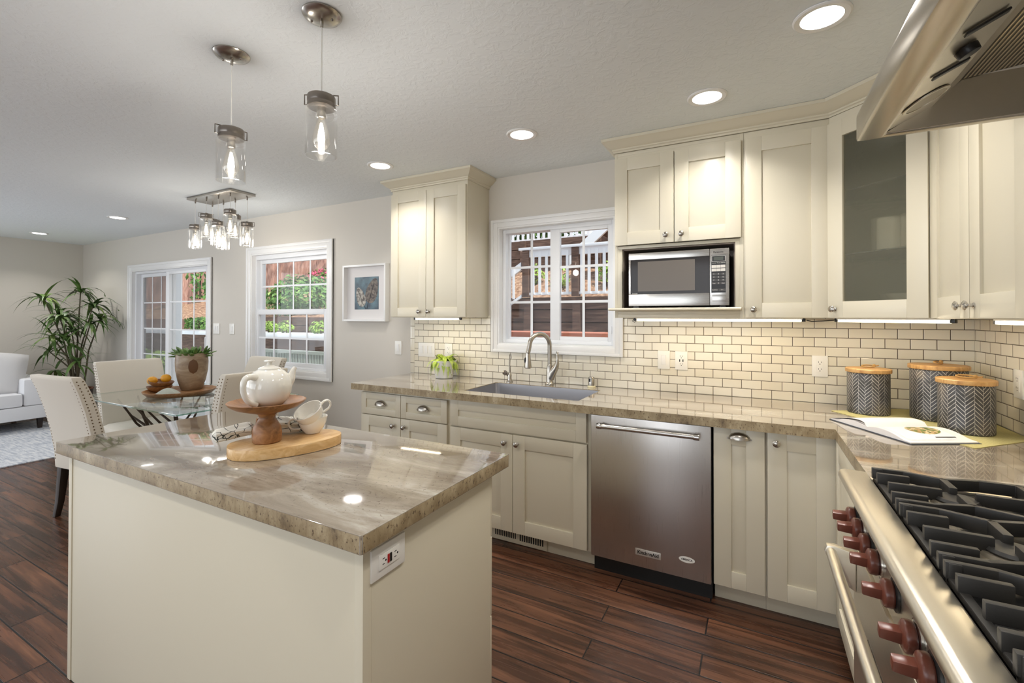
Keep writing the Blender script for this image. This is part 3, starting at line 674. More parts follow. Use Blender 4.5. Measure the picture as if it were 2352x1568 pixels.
# under-cabinet strip lights
def strip(p0, p1, label, power):
    p0, p1 = Vector(p0), Vector(p1); u = (p1-p0).normalized(); n = Vector((u.y, -u.x, 0)); Ln = (p1-p0).length
    t = thing('strip_light', label, 'light', (p0+p1)/2, group='under-cabinet strip lights'); M = frame(p0, u, n)
    mb = MB(M); mb.box(0, Ln, -0.012, 0.012, 0.016, 0.0215); part('housing', mb, PLASTIC, t)
    mb = MB(M); mb.box(0.004, Ln-0.004, -0.010, 0.010, 0.003, 0.016); part('diffuser', mb, E_STRIP, t, bevel=0.003)
    mb = MB(M); mb.box(-0.014, 0.0035, -0.009, 0.009, 0.004, 0.0215); part('end_cap', mb, BLACK, t, bevel=0.002)
    mb = MB(M); mb.box(Ln-0.0035, Ln+0.014, -0.009, 0.009, 0.004, 0.0215); part('end_cap', mb, BLACK, t, bevel=0.002)
    l = light('strip_glow', 'AREA', (0, 0, 0), power, WARM, shape='RECTANGLE', size=Ln-0.02, size_y=0.02); l.parent = t
    l.matrix_local = ROOT[t.name] @ (Matrix.Translation((p0+p1)/2) @ Matrix(((u.x, n.x, 0, 0), (u.y, n.y, 0, 0), (0, 0, 1, 0), (0, 0, 0, 1))))
    return t
zs = ZB-0.0218
strip((-3.27, -0.27, zs), (-2.86, -0.27, zs), 'short lit strip light under the cabinet left of the window', 1.0)
strip((-1.59, -0.25, zs), (-0.74, -0.25, zs), 'long lit strip light under the microwave and single-door cabinet', 2.0)
strip((-0.585, -0.235, zs), (-0.25, -0.57, zs), 'lit strip light under the glass corner cabinet', 1.1)
strip((-0.20, -0.82, zs), (-0.20, -1.36, zs), 'lit strip light under the right wall cabinet beside the hood', 1.1)
mb = MB(); mb.tube([(-0.722, -0.25, zs+0.012), (-0.70, -0.252, zs+0.006), (-0.66, -0.248, zs+0.008), (-0.602, -0.232, zs+0.012)], 0.003, 6)
solo('cable', mb, BLACK, 'thin black link cable between two lit strip lights', 'cable', (-0.66, -0.25, zs))
mb = MB(); mb.tube([(-1.606, -0.25, zs+0.014), (-1.612, -0.25, zs+0.002), (-1.600, -0.25, zs-0.005), (-1.592, -0.25, zs+0.001)], 0.002, 6)
solo('cable', mb, BLACK, 'tiny black cable loop at the left end of the long strip light', 'cable', (-1.6, -0.25, zs))

# ------------------------------------------------------------------ microwave
mw = thing('microwave', 'stainless steel microwave oven in the open cabinet niche', 'microwave', (-1.34, -0.20, 1.4295))
mb = MB(); mb.box(-1.602, -1.082, -0.355, -0.03, 1.442, 1.742); part('body', mb, base_mat('microwave_case', lin(120, 112, 104), 0.4, 0.6), mw, bevel=0.004)
for x in (-1.57, -1.11): mb = MB(); mb.box(x-.015, x+.015, -0.34, -0.06, 1.4297, 1.4415); part('foot', mb, BLACK, mw)
mb = MB(); mb.box(-1.604, -1.1715, -0.378, -0.3555, 1.440, 1.508); mb.box(-1.604, -1.1715, -0.378, -0.3555, 1.706, 1.744); mb.box(-1.604, -1.592, -0.378, -0.3555, 1.508, 1.706)
dr = part('door', mb, STEEL_X, mw, bevel=0.002)
mb = MB(); mb.box(-1.592, -1.1715, -0.376, -0.358, 1.508, 1.706); part('door_glass', mb, base_mat('black_door_glass', lin(48, 45, 44), 0.08, 0, Specular_IOR_Level=0.25), dr)
mb = MB(); mb.box(-1.552, -1.245, -0.3765, -0.376, 1.524, 1.694); part('window', mb, SCREENG, dr)
text('lettering', 'Inverter', 0.0095, (-1.569, -0.3768, 1.5125), (pi/2, 0, 0), INKW, dr, 0.0001)
mb = MB(); mb.box(-1.1695, -1.076, -0.378, -0.3555, 1.440, 1.744); cp = part('control_panel', mb, STEEL_X, mw, bevel=0.003)
mb = MB(); mb.box(-1.1625, -1.092, -0.3795, -0.378, 1.508, 1.708); part('key_panel', mb, BLACK, cp)
mb = MB()
for q in ((-1.1605, -1.094, 1.674, 1.6755), (-1.1605, -1.094, 1.7035, 1.705), (-1.1605, -1.159, 1.6755, 1.7035), (-1.0955, -1.094, 1.6755, 1.7035)): mb.box(q[0], q[1], -0.3800, -0.3795, q[2], q[3])
part('display_border', mb, INKW, cp)
mb = MB(); mb.box(-1.150, -1.104, -0.3800, -0.3795, 1.680, 1.699); part('display', mb, LCD, cp)
text('lettering', 'Panasonic', 0.0125, (-1.128, -0.3783, 1.7245), (pi/2, 0, 0), INKD, cp, 0.0002, bold=0.0003)
text('lettering', 'Inverter Turbo Defrost', 0.0068, (-1.127, -0.3796, 1.6665), (pi/2, 0, 0), INKW, cp, 0.0001)
for r in range(2):
    for c in range(3): mb = MB(); x = -1.1605+c*0.0225; z = 1.640-r*0.0185; mb.box(x, x+0.0215, -0.3805, -0.3795, z, z+0.0155); part('key', mb, KEYW, cp)
nums = ['1', '2', '3', '4', '5', '6', '7', '8', '9', '', '0', '']
for i, s_ in enumerate(nums):
    x = -1.1605+(i % 3)*0.0225; z = 1.602-(i//3)*0.0165
    mb = MB(); mb.box(x, x+0.021, -0.3803, -0.3795, z, z+0.011); part('key', mb, KEYG, cp)
    if s_: text('digit', s_, 0.009, (x+0.0105, -0.3805, z+0.0055), (pi/2, 0, 0), INKW, cp, 0.0001)
text('lettering', 'Timer', 0.006, (-1.1495, -0.3805, 1.5575), (pi/2, 0, 0), INKW, cp, 0.0001); text('lettering', 'Clock', 0.006, (-1.1045, -0.3805, 1.5575), (pi/2, 0, 0), INKW, cp, 0.0001)
for x, s_ in ((-1.1605, 'Stop/Reset'), (-1.126, 'Start')):
    mb = MB(); mb.box(x, x+0.0325, -0.3803, -0.3795, 1.516, 1.529); part('key', mb, KEYG, cp); text('lettering', s_, 0.0062, (x+0.016, -0.3805, 1.5225), (pi/2, 0, 0), INKW, cp, 0.0001)
mb = MB(); mb.box(-1.158, -1.090, -0.3815, -0.378, 1.462, 1.497); part('open_button', mb, STEEL_X, cp, bevel=0.002)

# ------------------------------------------------------------------ base cabinets
YC = -0.634   # cabinet box front; doors stand 20 mm proud
def base(label, x0, x1, hollow=False):
    t = thing('base_cabinet', label, 'cabinet', ((x0+x1)/2, -0.33, 0))
    mb = MB()
    if hollow: mb.box(x0, x0+0.018, YC, -0.009, 0.10, 0.8595); mb.box(x1-0.018, x1, YC, -0.009, 0.10, 0.8595); mb.box(x0+0.018, x1-0.018, YC, YC+0.018, 0.10, 0.8595); mb.box(x0+0.018, x1-0.018, -0.02, -0.009, 0.10, 0.8595); mb.box(x0+0.018, x1-0.018, YC+0.018, -0.02, 0.10, 0.118)
    else: mb.box(x0, x1, YC, -0.009, 0.10, 0.8595)
    part('body', mb, CAB, t, bevel=0.001)
    mb = MB(); mb.box(x0, x1, -0.566, -0.10, 0.0005, 0.0995); part('toe_kick', mb, CAB, t)
    return t
b1 = base('cream base cabinet with two drawers at the left end of the sink run', -3.446, -2.6765)
for x0, x1, kx in ((-3.444, -3.080, 0.305), (-3.076, -2.6965, 0.032)):
    M = frame((x0, YC-0.0005, 0), X_, Y_)
    d = door(b1, (x0, YC-0.0005, 0.692), X_, Y_, x1-x0, 0.150, rail=0.072 if False else 0.045, name='drawer', cup=((x1-x0)/2, 0.068))
    door(b1, (x0, YC-0.0005, 0.108), X_, Y_, x1-x0, 0.578, (kx, 0.526), rail=0.074)
b2 = base('cream sink base cabinet with a wide false front and two doors', -2.6755, -1.747, True)
M = frame((-2.669, YC-0.0005, 0.692), X_, Y_); mb = MB(M); mb.shaker(0.901, 0.160, 0.02, 0.06); part('false_front', mb, CAB, b2, bevel=0.0012)
door(b2, (-2.669, YC-0.0005, 0.108), X_, Y_, 0.447, 0.574, (0.398, 0.524), rail=0.078)
door(b2, (-2.219, YC-0.0005, 0.108), X_, Y_, 0.454, 0.574, (0.030, 0.524), rail=0.078)
mb = MB(); mb.box(-2.46, -2.035, -0.571, -0.5665, 0.004, 0.096)
vg = part('vent_cover', mb, CAB, b2, bevel=0.001)
for i in range(12): mb = MB(); x = -2.385+i*0.0125; mb.box(x, x+0.006, -0.5725, -0.571, 0.030, 0.075); part('vent_slot', mb, DARK, vg)
for i in range(11): mb = MB(); x = -2.215+i*0.0148; mb.box(x, x+0.008, -0.5725, -0.571, 0.026, 0.075); part('vent_slot', mb, DARK, vg)
b3 = thing('base_cabinet', 'narrow cream pull-out cabinet with a cup handle right of the dishwasher', 'cabinet', (-1.026, -0.33, 0))
mb = MB(); mb.box(-1.1345, -0.9135, YC, -0.009, 0.10, 0.8595); part('body', mb, CAB, b3); mb = MB(); mb.box(-1.1345, -0.9135, -0.566, -0.10, 0.0005, 0.0995); part('toe_kick', mb, CAB, b3)
door(b3, (-1.1325, YC-0.0005, 0.106), X_, Y_, 0.214, 0.748, cup=(0.110, 0.700), rail=0.076, name='pull_out_front')
b4 = thing('base_cabinet', 'cream corner base cabinet with one tall knobbed door beside the range', 'cabinet', (-0.4, -0.5, 0))
mb = MB(); mb.prism([(-0.9125, -0.009), (-0.9125, YC), (-0.634, YC), (-0.634, -1.388), (-0.009, -1.388), (-0.009, -0.009)], 0.10, 0.8595); part('body', mb, CAB, b4)
mb = MB(); mb.prism([(-0.9125, -0.10), (-0.9125, -0.566), (-0.566, -0.566), (-0.566, -1.388), (-0.10, -1.388), (-0.10, -0.10)], 0.0005, 0.0995); part('toe_kick', mb, CAB, b4)
door(b4, (-0.9075, YC-0.0005, 0.104), X_, Y_, 0.262, 0.750, (0.035, 0.706), rail=0.076)
mb = MB(frame((-0.6345, -0.668, 0.104), UY, NX)); mb.shaker(0.712, 0.750, 0.02, 0.076); part('side_front', mb, CAB, b4, bevel=0.0012)

# ------------------------------------------------------------------ dishwasher
dw = thing('dishwasher', 'stainless steel dishwasher with a bar handle under the worktop', 'dishwasher', (-1.44, -0.33, 0))
mb = MB(); mb.box(-1.7415, -1.1405, YC+0.004, -0.03, 0.10, 0.858); part('body', mb, DARK, dw)
mb = MB(); mb.box(-1.7385, -1.1435, -0.662, YC+0.003, 0.10, 0.852); dwd = part('door', mb, STEEL_Z, dw, bevel=0.004)
mb = MB(); mb.box(-1.7385, -1.1435, -0.60, -0.10, 0.0005, 0.098); part('kick_plate', mb, BLACK, dw)
hz, hy = 0.806, -0.706
mb = MB(); mb.tube([(-1.684, hy, hz), (-1.20, hy, hz)], 0.0125, 18); hb = part('handle', mb, STEEL_X, dw)
for x in (-1.694, -1.190):
    s_ = 1 if x < -1.4 else -1
    mb = MB(); mb.lathe([(0.0125, 0), (0.0155, 0.001), (0.0155, 0.026), (0.014, 0.028)], (x if s_ > 0 else x-0.028, hy, hz), 18, 'x'); mb.box(x+0.003*s_ - (0 if s_ > 0 else 0.020), x+0.003*s_+(0.020 if s_ > 0 else 0), -0.7, -0.6625, hz-0.006, hz+0.014)
    part('end_bracket', mb, CHROME, hb, bevel=0.001)
mb = MB(); mb.box(-1.502, -1.375, -0.665, -0.6622, 0.160, 0.193); bd = part('badge', mb, base_mat('pale_badge', lin(205, 200, 192), 0.3, 0.6), dw, bevel=0.001)
text('lettering', 'KitchenAid', 0.024, (-1.4385, -0.6653, 0.1765), (pi/2, 0, 0), INKD, bd, 0.0003, sx=0.98, bold=0.0008)
mb = MB(); mb.prism([(-1.2535+0.037*cos(a*pi/16), 0.193+0.0145*sin(a*pi/16)) for a in range(32)], -0.6632, -0.6622, 'y'); st = part('sticker', mb, PLASTIC, dw)
text('lettering', 'AMERICA', 0.0125, (-1.2535, -0.6634, 0.193), (pi/2, 0, 0), INKD, st, 0.0002, bold=0.0003)

# ------------------------------------------------------------------ worktop, sink, taps
SK = (-2.612, -1.838, -0.585, -0.165)
mb = MB(); z0, z1 = 0.8605, ZC; yf = -0.6946; xr = -0.6575
def slab(mb, polys_top):
    for q in polys_top: mb.prism(q, z0, z1, mi=0, mside=1)
slab(mb, [[(-3.504, -0.0095), (-3.504, yf), (SK[0], yf), (SK[0], -0.0095)], [(SK[0], SK[2]), (SK[0], yf), (SK[1], yf), (SK[1], SK[2])], [(SK[0], -0.0095), (SK[0], SK[3]), (SK[1], SK[3]), (SK[1], -0.0095)], [(SK[1], -0.0095), (SK[1], yf), (xr, yf), (xr, -0.0095)], [(xr, -0.0095), (xr, -1.3885), (-0.0095, -1.3885), (-0.0095, -0.0095)]])
bmesh.ops.remove_doubles(mb.bm, verts=mb.bm.verts, dist=1e-5)
# drop the inner walls between the five pieces
inner = [f for f in mb.bm.faces if all(len(e.link_faces) > 2 for e in f.edges if abs(e.verts[0].co.z-e.verts[1].co.z) > 0.01) and abs(f.normal.z) < 0.1]
seen = {}
for f in mb.bm.faces:
    if abs(f.calc_center_median().z-(z0+z1)/2) < 0.001: seen.setdefault(tuple(round(c, 4) for c in f.calc_center_median()), []).append(f)
kill = [f for fs in seen.values() if len(fs) > 1 for f in fs]
bmesh.ops.delete(mb.bm, geom=kill, context='FACES')
solo('worktop', mb, [GRANITE, GEDGE], 'long L-shaped granite worktop along the back and right walls', 'countertop', (-1.8, -0.35, z0))
sk = thing('sink', 'rectangular undermount stainless sink below the window', 'sink', (-2.225, -0.375, 0.66))
mb = MB(); a0, a1, b0, b1 = SK[0]+0.001, SK[1]-0.001, SK[2]+0.001, SK[3]-0.001; zb = 0.67
def rr(x0, x1, y0, y1, r, z, n=5):
    out = []
    for cx, cy, s0 in ((x1-r, y1-r, 0), (x0+r, y1-r, 90), (x0+r, y0+r, 180), (x1-r, y0+r, 270)):
        for k in range(n+1): a = radians(s0+90*k/n); out.append((cx+r*cos(a), cy+r*sin(a), z))
    return out
mb.loft([rr(a0, a1, b0, b1, 0.03, 0.8995), rr(a0, a1, b0, b1, 0.03, zb+0.02), rr(a0+.02, a1-.02, b0+.02, b1-.02, 0.03, zb), rr(a0+.3, a1-.3, b0+.17, b1-.17, 0.02, zb-0.004)], caps=False)
mb.f([mb.v(p) for p in rr(a0+.3, a1-.3, b0+.17, b1-.17, 0.02, zb-0.004)])
part('basin', mb, base_mat('satin_sink_steel', lin(190, 190, 194), 0.42, 1.0), sk)
mb = MB(); mb.lathe([(0.045, 0.004), (0.045, 0.006), (0.03, 0.003), (0, 0.003)], (-2.2, -0.36, zb-0.004), 20); part('drain', mb, CHROME, sk)
fa = thing('faucet', 'brushed nickel gooseneck pull-down kitchen faucet behind the sink', 'faucet', (-2.216, -0.112, ZC))
fx, fy = -2.216, -0.112
mb = MB(); mb.lathe([(0.031, 0.0005), (0.031, 0.012), (0.026, 0.018), (0.024, 0.03), (0.024, 0.09), (0.020, 0.13), (0.0155, 0.145)], (fx, fy, ZC), 24); part('body', mb, NICKEL, fa)
pts = [(fx, fy, ZC+0.14)]; R_ = 0.082; zc_ = ZC+0.275
dv = Vector((-0.55, -0.835, 0))
for k in range(0, 15): a = pi*k/14; q = Vector((fx, fy, 0))+dv*(R_*(1-cos(a))); pts.append((q.x, q.y, zc_+R_*sin(a)))
q = Vector((fx, fy, 0))+dv*(2*R_+0.012)
pts += [(q.x-0.0, q.y, zc_-0.045)]
mb = MB(); mb.tube(pts, [0.0155]*(len(pts)-4)+[0.0155, 0.0155, 0.0155, 0.016], 16); part('spout', mb, NICKEL, fa)
mb = MB(); mb.lathe([(0.016, 0), (0.0165, -0.006), (0.0185, -0.03), (0.0245, -0.085), (0.0245, -0.098), (0.018, -0.102)], (q.x, q.y, zc_-0.047), 20); sp = part('spray_head', mb, NICKEL, fa)
mb = MB(); b_ = q-dv*0.0 + Vector((-0.006, -0.018, 0)); mb.ball((q.x-0.012, q.y-0.016, zc_-0.095), 0.012, sc=(0.7, 0.6, 1.7)); part('button', mb, BLACK, sp)
mb = MB(); mb.loft([[(fx+c_[0]+r_*cos(2*pi*k/16)*1.0, fy+r_*sin(2*pi*k/16), ZC+c_[1]+r_*0.5*cos(2*pi*k/16)*c_[2]) for k in range(16)] for c_, r_ in (((0.005, 0.045, -0.6), 0.024), ((0.022, 0.09, -0.6), 0.027), ((0.042, 0.125, -0.6), 0.023), ((0.056, 0.155, -0.5), 0.014), ((0.058, 0.185, -0.2), 0.008), ((0.056, 0.21, 0), 0.009), ((0.056, 0.228, 0), 0.009), ((0.056, 0.236, 0), 0.004))]); part('lever', mb, NICKEL, fa)
ff = thing('filter_faucet', 'small drinking-water faucet left of the kitchen faucet', 'faucet', (-2.535, -0.105, ZC))
fx, fy = -2.535, -0.105
mb = MB(); mb.lathe([(0.024, 0.0005), (0.024, 0.006), (0.017, 0.012), (0.014, 0.03), (0.015, 0.05), (0.010, 0.065), (0.006, 0.075)], (fx, fy, ZC), 20); part('base', mb, NICKEL, ff)
mb = MB(); P0 = [(fx, fy, ZC+0.07), (fx-0.002, fy, ZC+0.12)]
for k in range(11): a = pi*k/10; P0.append((fx+0.010*(1-cos(a))+0.002, fy-0.012*(1-cos(a)), ZC+0.185+0.018*sin(a)))
P0.append((fx+0.024, fy-0.026, ZC+0.172)); mb.tube(P0, 0.0055, 10); part('spout', mb, NICKEL, ff)
mb = MB(axisM((fx-0.006, fy-0.004, ZC+0.045), (-0.75, -0.25, 0.6))); mb.lathe([(0.008, 0), (0.009, 0.018), (0.017, 0.024), (0.018, 0.044), (0.012, 0.05), (0, 0.051)], segs=18); part('lever', mb, GUN, ff)
ag = thing('air_gap', 'short nickel dishwasher air gap cap right of the sink', 'air gap', (-1.931, -0.065, ZC))
mb = MB(); mb.lathe([(0.027, 0.0005), (0.027, 0.008), (0.022, 0.012)], (-1.931, -0.065, ZC), 22); part('base', mb, base_mat('cream_flange', lin(226, 216, 178), 0.4), ag)
mb = MB(); mb.lathe([(0.021, 0.010), (0.0205, 0.064), (0.018, 0.069), (0, 0.070)], (-1.931, -0.065, ZC), 22); cpp = part('cap', mb, NICKEL, ag)
mb = MB(); mb.box(-1.943, -1.931, -0.0865, -0.0835, ZC+0.038, ZC+0.060); part('vent_hole', mb, BLACK, cpp)

# ------------------------------------------------------------------ outlets and switches
def plate(name, label, c, u, n, w, h, inserts, group=None):
    t = thing(name, label, 'outlet' if name == 'outlet' else 'switch', c, group=group); M = frame(c, u, n)
    mb = MB(M); mb.box(-w/2, w/2, 0.0005, 0.006, -h/2, h/2); part('cover_plate', mb, PLASTIC, t, bevel=0.002)
    for kind, dx in inserts:
        if kind == 's':
            mb = MB(M); mb.box(dx-0.0165, dx+0.0165, 0.006, 0.0075, -0.034, 0.034); fr_ = part('switch_frame', mb, PLASTIC, t, bevel=0.001)
            mb = MB(M); mb.loft([[(dx-0.013, 0.0075, -0.030), (dx+0.013, 0.0075, -0.030), (dx+0.013, 0.0075, 0.030), (dx-0.013, 0.0075, 0.030)], [(dx-0.012, 0.0085, -0.029), (dx+0.012, 0.0085, -0.029), (dx+0.012, 0.0125, 0.029), (dx-0.012, 0.0125, 0.029)]]); part('rocker', mb, WHITE, fr_, bevel=0.0006)
        else:
            mb = MB(M); mb.box(dx-0.0165, dx+0.0165, 0.006, 0.0078, -0.034, 0.034); rc = part('receptacle', mb, PLASTIC, t, bevel=0.001)
            for cz in (-0.019, 0.019):
                mb = MB(M)
                if kind == 'usb': cz *= 1.25
                mb.box(dx-0.0075, dx-0.0055, 0.0078, 0.0082, cz, cz+0.008); mb.box(dx+0.0055, dx+0.0075, 0.0078, 0.0082, cz, cz+0.007); mb.lathe([(0.0026, 0), (0, 0.0003)], (dx, 0.0079, cz-0.007), 10, 'y'); part('slots', mb, DARK, rc)
            if kind == 'usb':
                for q in (-0.0125, 0.007): mb = MB(M); mb.box(dx+q, dx+q+0.0055, 0.0078, 0.0082, -0.008, 0.008); part('charging_port', mb, DARK, rc)
    return t
YW = -0.0085
plate('switch_plate', 'white single rocker switch on the tiles left of the charging outlet', (-1.470, YW, 1.105), X_, Y_, 0.074, 0.116, [('s', 0)])
plate('outlet', 'white charging outlet with two dark side ports on the tiles below the microwave', (-1.364, YW, 1.105), X_, Y_, 0.074, 0.116, [('usb', 0)])
plate('outlet', 'white outlet on the tiles behind the leftmost tin canister', (-0.640, YW, 1.107), X_, Y_, 0.074, 0.116, [('o', 0)])
plate('outlet', 'white outlet on the right wall tiles at the edge of the photo', (-0.0085, -0.44, 1.108), UY, NX, 0.074, 0.116, [('o', 0)])
plate('switch_plate', 'white triple switch plate on the tiles behind the potted fern', (-3.370, YW, 1.103), X_, Y_, 0.170, 0.116, [('s', -0.046), ('s', 0), ('s', 0.046)])
plate('outlet', 'white outlet on the tiles partly behind the right side of the fern', (-3.145, YW, 1.103), X_, Y_, 0.074, 0.116, [('o', 0)])
plate('switch_plate', 'white single switch on the plain wall below the framed leaf print', (-3.683, -0.0005, 1.108), X_, Y_, 0.074, 0.116, [('s', 0)])
plate('switch_plate', 'white double switch on the wall next to the patio door', (-6.393, -0.0005, 1.238), X_, Y_, 0.120, 0.120, [('s', -0.023), ('s', 0.023)])
plate('switch_plate', 'white single switch on the wall next to the dining window', (-6.097, -0.0005, 1.238), X_, Y_, 0.090, 0.116, [('s', 0)])

# ------------------------------------------------------------------ island
il = thing('kitchen_island', 'cream panelled kitchen island cabinet under the granite slab', 'island', (-2.5, -1.98, 0))
mb = MB(); mb.box(-3.268, -1.744, -2.280, -1.722, 0.0005, 0.8595); part('body', mb, CAB, il, bevel=0.001)
mb = MB(); mb.box(-3.246, -1.765, -2.2865, -2.2805, 0.0005, 0.8595); part('back_panel', mb, CAB, il, bevel=0.0012)
mb = MB(); mb.box(-1.7635, -1.7365, -2.290, -2.262, 0.0005, 0.8595); part('corner_post', mb, CAB, il, bevel=0.003)
mb = MB(); mb.box(-3.274, -3.2475, -2.290, -2.262, 0.0005, 0.8595); part('corner_post', mb, CAB, il, bevel=0.003)
mb = MB(); mb.box(-1.7435, -1.7385, -2.261, -1.7235, 0.0005, 0.8595); part('side_panel', mb, CAB, il, bevel=0.0012)
for x0, x1 in ((-3.266, -2.508), (-2.504, -1.746)):
    for z0_, h_ in ((0.105, 0.262), (0.371, 0.262), (0.637, 0.215)):
        d = door(il, (x1, -1.7215, z0_), Vector((-1, 0, 0)), Vector((0, 1, 0)), x1-x0, h_, name='drawer', rail=0.05, cup=((x1-x0)/2, h_*0.5))
mb = MB(); mb.prism([(-3.290, -1.649), (-3.290, -2.322), (-1.7135, -2.322), (-1.7095, -2.318), (-1.7095, -1.649)], 0.8605, ZC, mi=0, mside=1)
solo('island_worktop', mb, [GRANITE, GEDGE], 'rectangular granite slab topping the kitchen island', 'countertop', (-2.5, -1.985, 0.8605), bevel=0.002)
c = (-1.7380, -2.212, 0.803); t = thing('outlet', 'white sideways safety outlet with red and black buttons on the island end', 'outlet', c); M = frame(c, Vector((0, 1, 0)), Vector((1, 0, 0)))
mb = MB(M); mb.box(-0.057, 0.057, 0.0005, 0.006, -0.037, 0.037); part('cover_plate', mb, PLASTIC, t, bevel=0.002)
mb = MB(M); mb.box(-0.034, 0.034, 0.006, 0.0085, -0.0175, 0.0175); rc = part('receptacle', mb, PLASTIC, t, bevel=0.001)
mb = MB(M); mb.box(-0.0075, -0.0015, 0.0085, 0.0100, -0.010, 0.010); part('test_button', mb, RED, rc)
mb = MB(M); mb.box(0.0005, 0.0065, 0.0085, 0.0100, -0.010, 0.010); part('reset_button', mb, BLACK, rc)
for cx in (-0.024, 0.016): mb = MB(M); mb.box(cx, cx+0.008, 0.0085, 0.0088, 0.0055, 0.0072); mb.box(cx, cx+0.007, 0.0085, 0.0088, -0.0072, -0.0055); mb.lathe([(0.0026, 0), (0, 0.0003)], (cx+0.011, 0.0086, 0), 10, 'y'); part('slots', mb, DARK, rc)

# ------------------------------------------------------------------ gas range
RY0, RY1 = -1.3905, -2.304
rg = thing('gas_range', 'stainless steel professional gas range with six burners and red-brown knobs', 'range', (-0.35, -1.847, 0))
mb = MB(); mb.box(-0.655, -0.012, RY1, RY0, 0.12, 0.885); part('body', mb, STEEL_Y, rg, bevel=0.002)
mb = MB(); mb.box(-0.60, -0.05, RY1+0.01, RY0-0.01, 0.0005, 0.1195); part('kick_panel', mb, BLACK, rg)
# front deck with a rounded bull nose, then the sloped control panel below it
pr = [(-0.012, 0.8855), (-0.012, 0.905), (-0.668, 0.905), (-0.672, 0.928), (-0.676, 0.9305), (-0.722, 0.9315)]
for k in range(9): a = radians(90+k*22.5); pr.append((-0.724+0.0165*cos(a), 0.915+0.0165*sin(a)))
pr += [(-0.716, 0.8985), (-0.702, 0.893), (-0.695, 0.8855)]
mb = MB(); mb.loft([[(x, RY0-0.0, z) for x, z in pr], [(x, RY1, z) for x, z in pr]]); part('front_deck', mb, STEEL_Y, rg, bevel=0.0008)
mb = MB(); mb.prism([(-0.6555, 0.885), (-0.695, 0.885), (-0.700, 0.870), (-0.700, 0.735), (-0.6555, 0.735)], RY1, RY0, 'y')
cpn = part('control_panel', mb, STEEL_Y, rg, bevel=0.001)
for i, y in enumerate((-1.430, -1.512, -1.612, -1.700, -1.838, -1.985, -2.075)):
    kz = 0.806; k_ = MB(axisM((-0.7005, y, kz), (-1, 0, 0))); k_.lathe([(0.033, 0), (0.033, 0.004), (0.029, 0.006), (0, 0.006)], segs=24); bz = part('bezel', k_, CHROME if i % 2 else BLACK, cpn)
    k_ = MB(axisM((-0.7065, y, kz), (-1, 0, 0))); k_.lathe([(0.027, 0.0), (0.0285, 0.005), (0.0275, 0.016), (0.020, 0.020), (0, 0.020)], segs=24)
    k_.M = Matrix.Translation((-0.7065, y, kz)) @ Matrix.Rotation(0.25, 4, 'X'); k_.loft([[(-0.015, a*0.010, b) for a, b in ((-1, -0.013), (1, -0.013), (1, 0.013), (-1, 0.013))], [(-0.052, a*0.009, b) for a, b in ((-1, -0.0105), (1, -0.0105), (1, 0.0105), (-1, 0.0105))]])
    part('knob', k_, KNOBRED, bz, bevel=0.0025)
mb = MB(); mb.box(-0.705, -0.6555, RY1+0.004, RY0-0.004, 0.165, 0.725); od = part('oven_door', mb, STEEL_Y, rg, bevel=0.004)
mb = MB(); mb.box(-0.7065, -0.705, RY1+0.2, RY0-0.2, 0.27, 0.56); part('window', mb, base_mat('oven_window_glass', lin(34, 32, 32), 0.06), od)
mb = MB(); mb.tube([(-0.764, RY1+0.04, 0.700), (-0.764, RY0-0.040, 0.700)], 0.0135, 18); hb = part('handle', mb, STEEL_Y, od)
for y in (RY0-0.040, RY1+0.040):
    mb = MB(); mb.loft([[(x, y-0.012, z) for x, z in ((-0.780, 0.700), (-0.774, 0.716), (-0.755, 0.718), (-0.706, 0.708), (-0.706, 0.600), (-0.722, 0.610), (-0.750, 0.678), (-0.774, 0.686))], [(x, y+0.012, z) for x, z in ((-0.780, 0.700), (-0.774, 0.716), (-0.755, 0.718), (-0.706, 0.708), (-0.706, 0.600), (-0.722, 0.610), (-0.750, 0.678), (-0.774, 0.686))]]); part('handle_bracket', mb, STEEL_Y, hb, bevel=0.002)
mb = MB(); mb.box(-0.664, -0.075, RY1+0.028, RY0-0.028, 0.9055, 0.912); part('cooktop', mb, ENAMEL, rg, bevel=0.002)
mb = MB(); mb.box(-0.070, -0.012, RY1, RY0, 0.9055, 0.955); part('back_guard', mb, STEEL_Y, rg, bevel=0.003)
mb = MB(); mb.box(-0.666, -0.0705, RY0-0.026, RY0-0.002, 0.9055, 0.918); mb.box(-0.666, -0.0705, RY1+0.002, RY1+0.026, 0.9055, 0.918); part('side_rail', mb, STEEL_Y, rg, bevel=0.002)
GP = 0.277
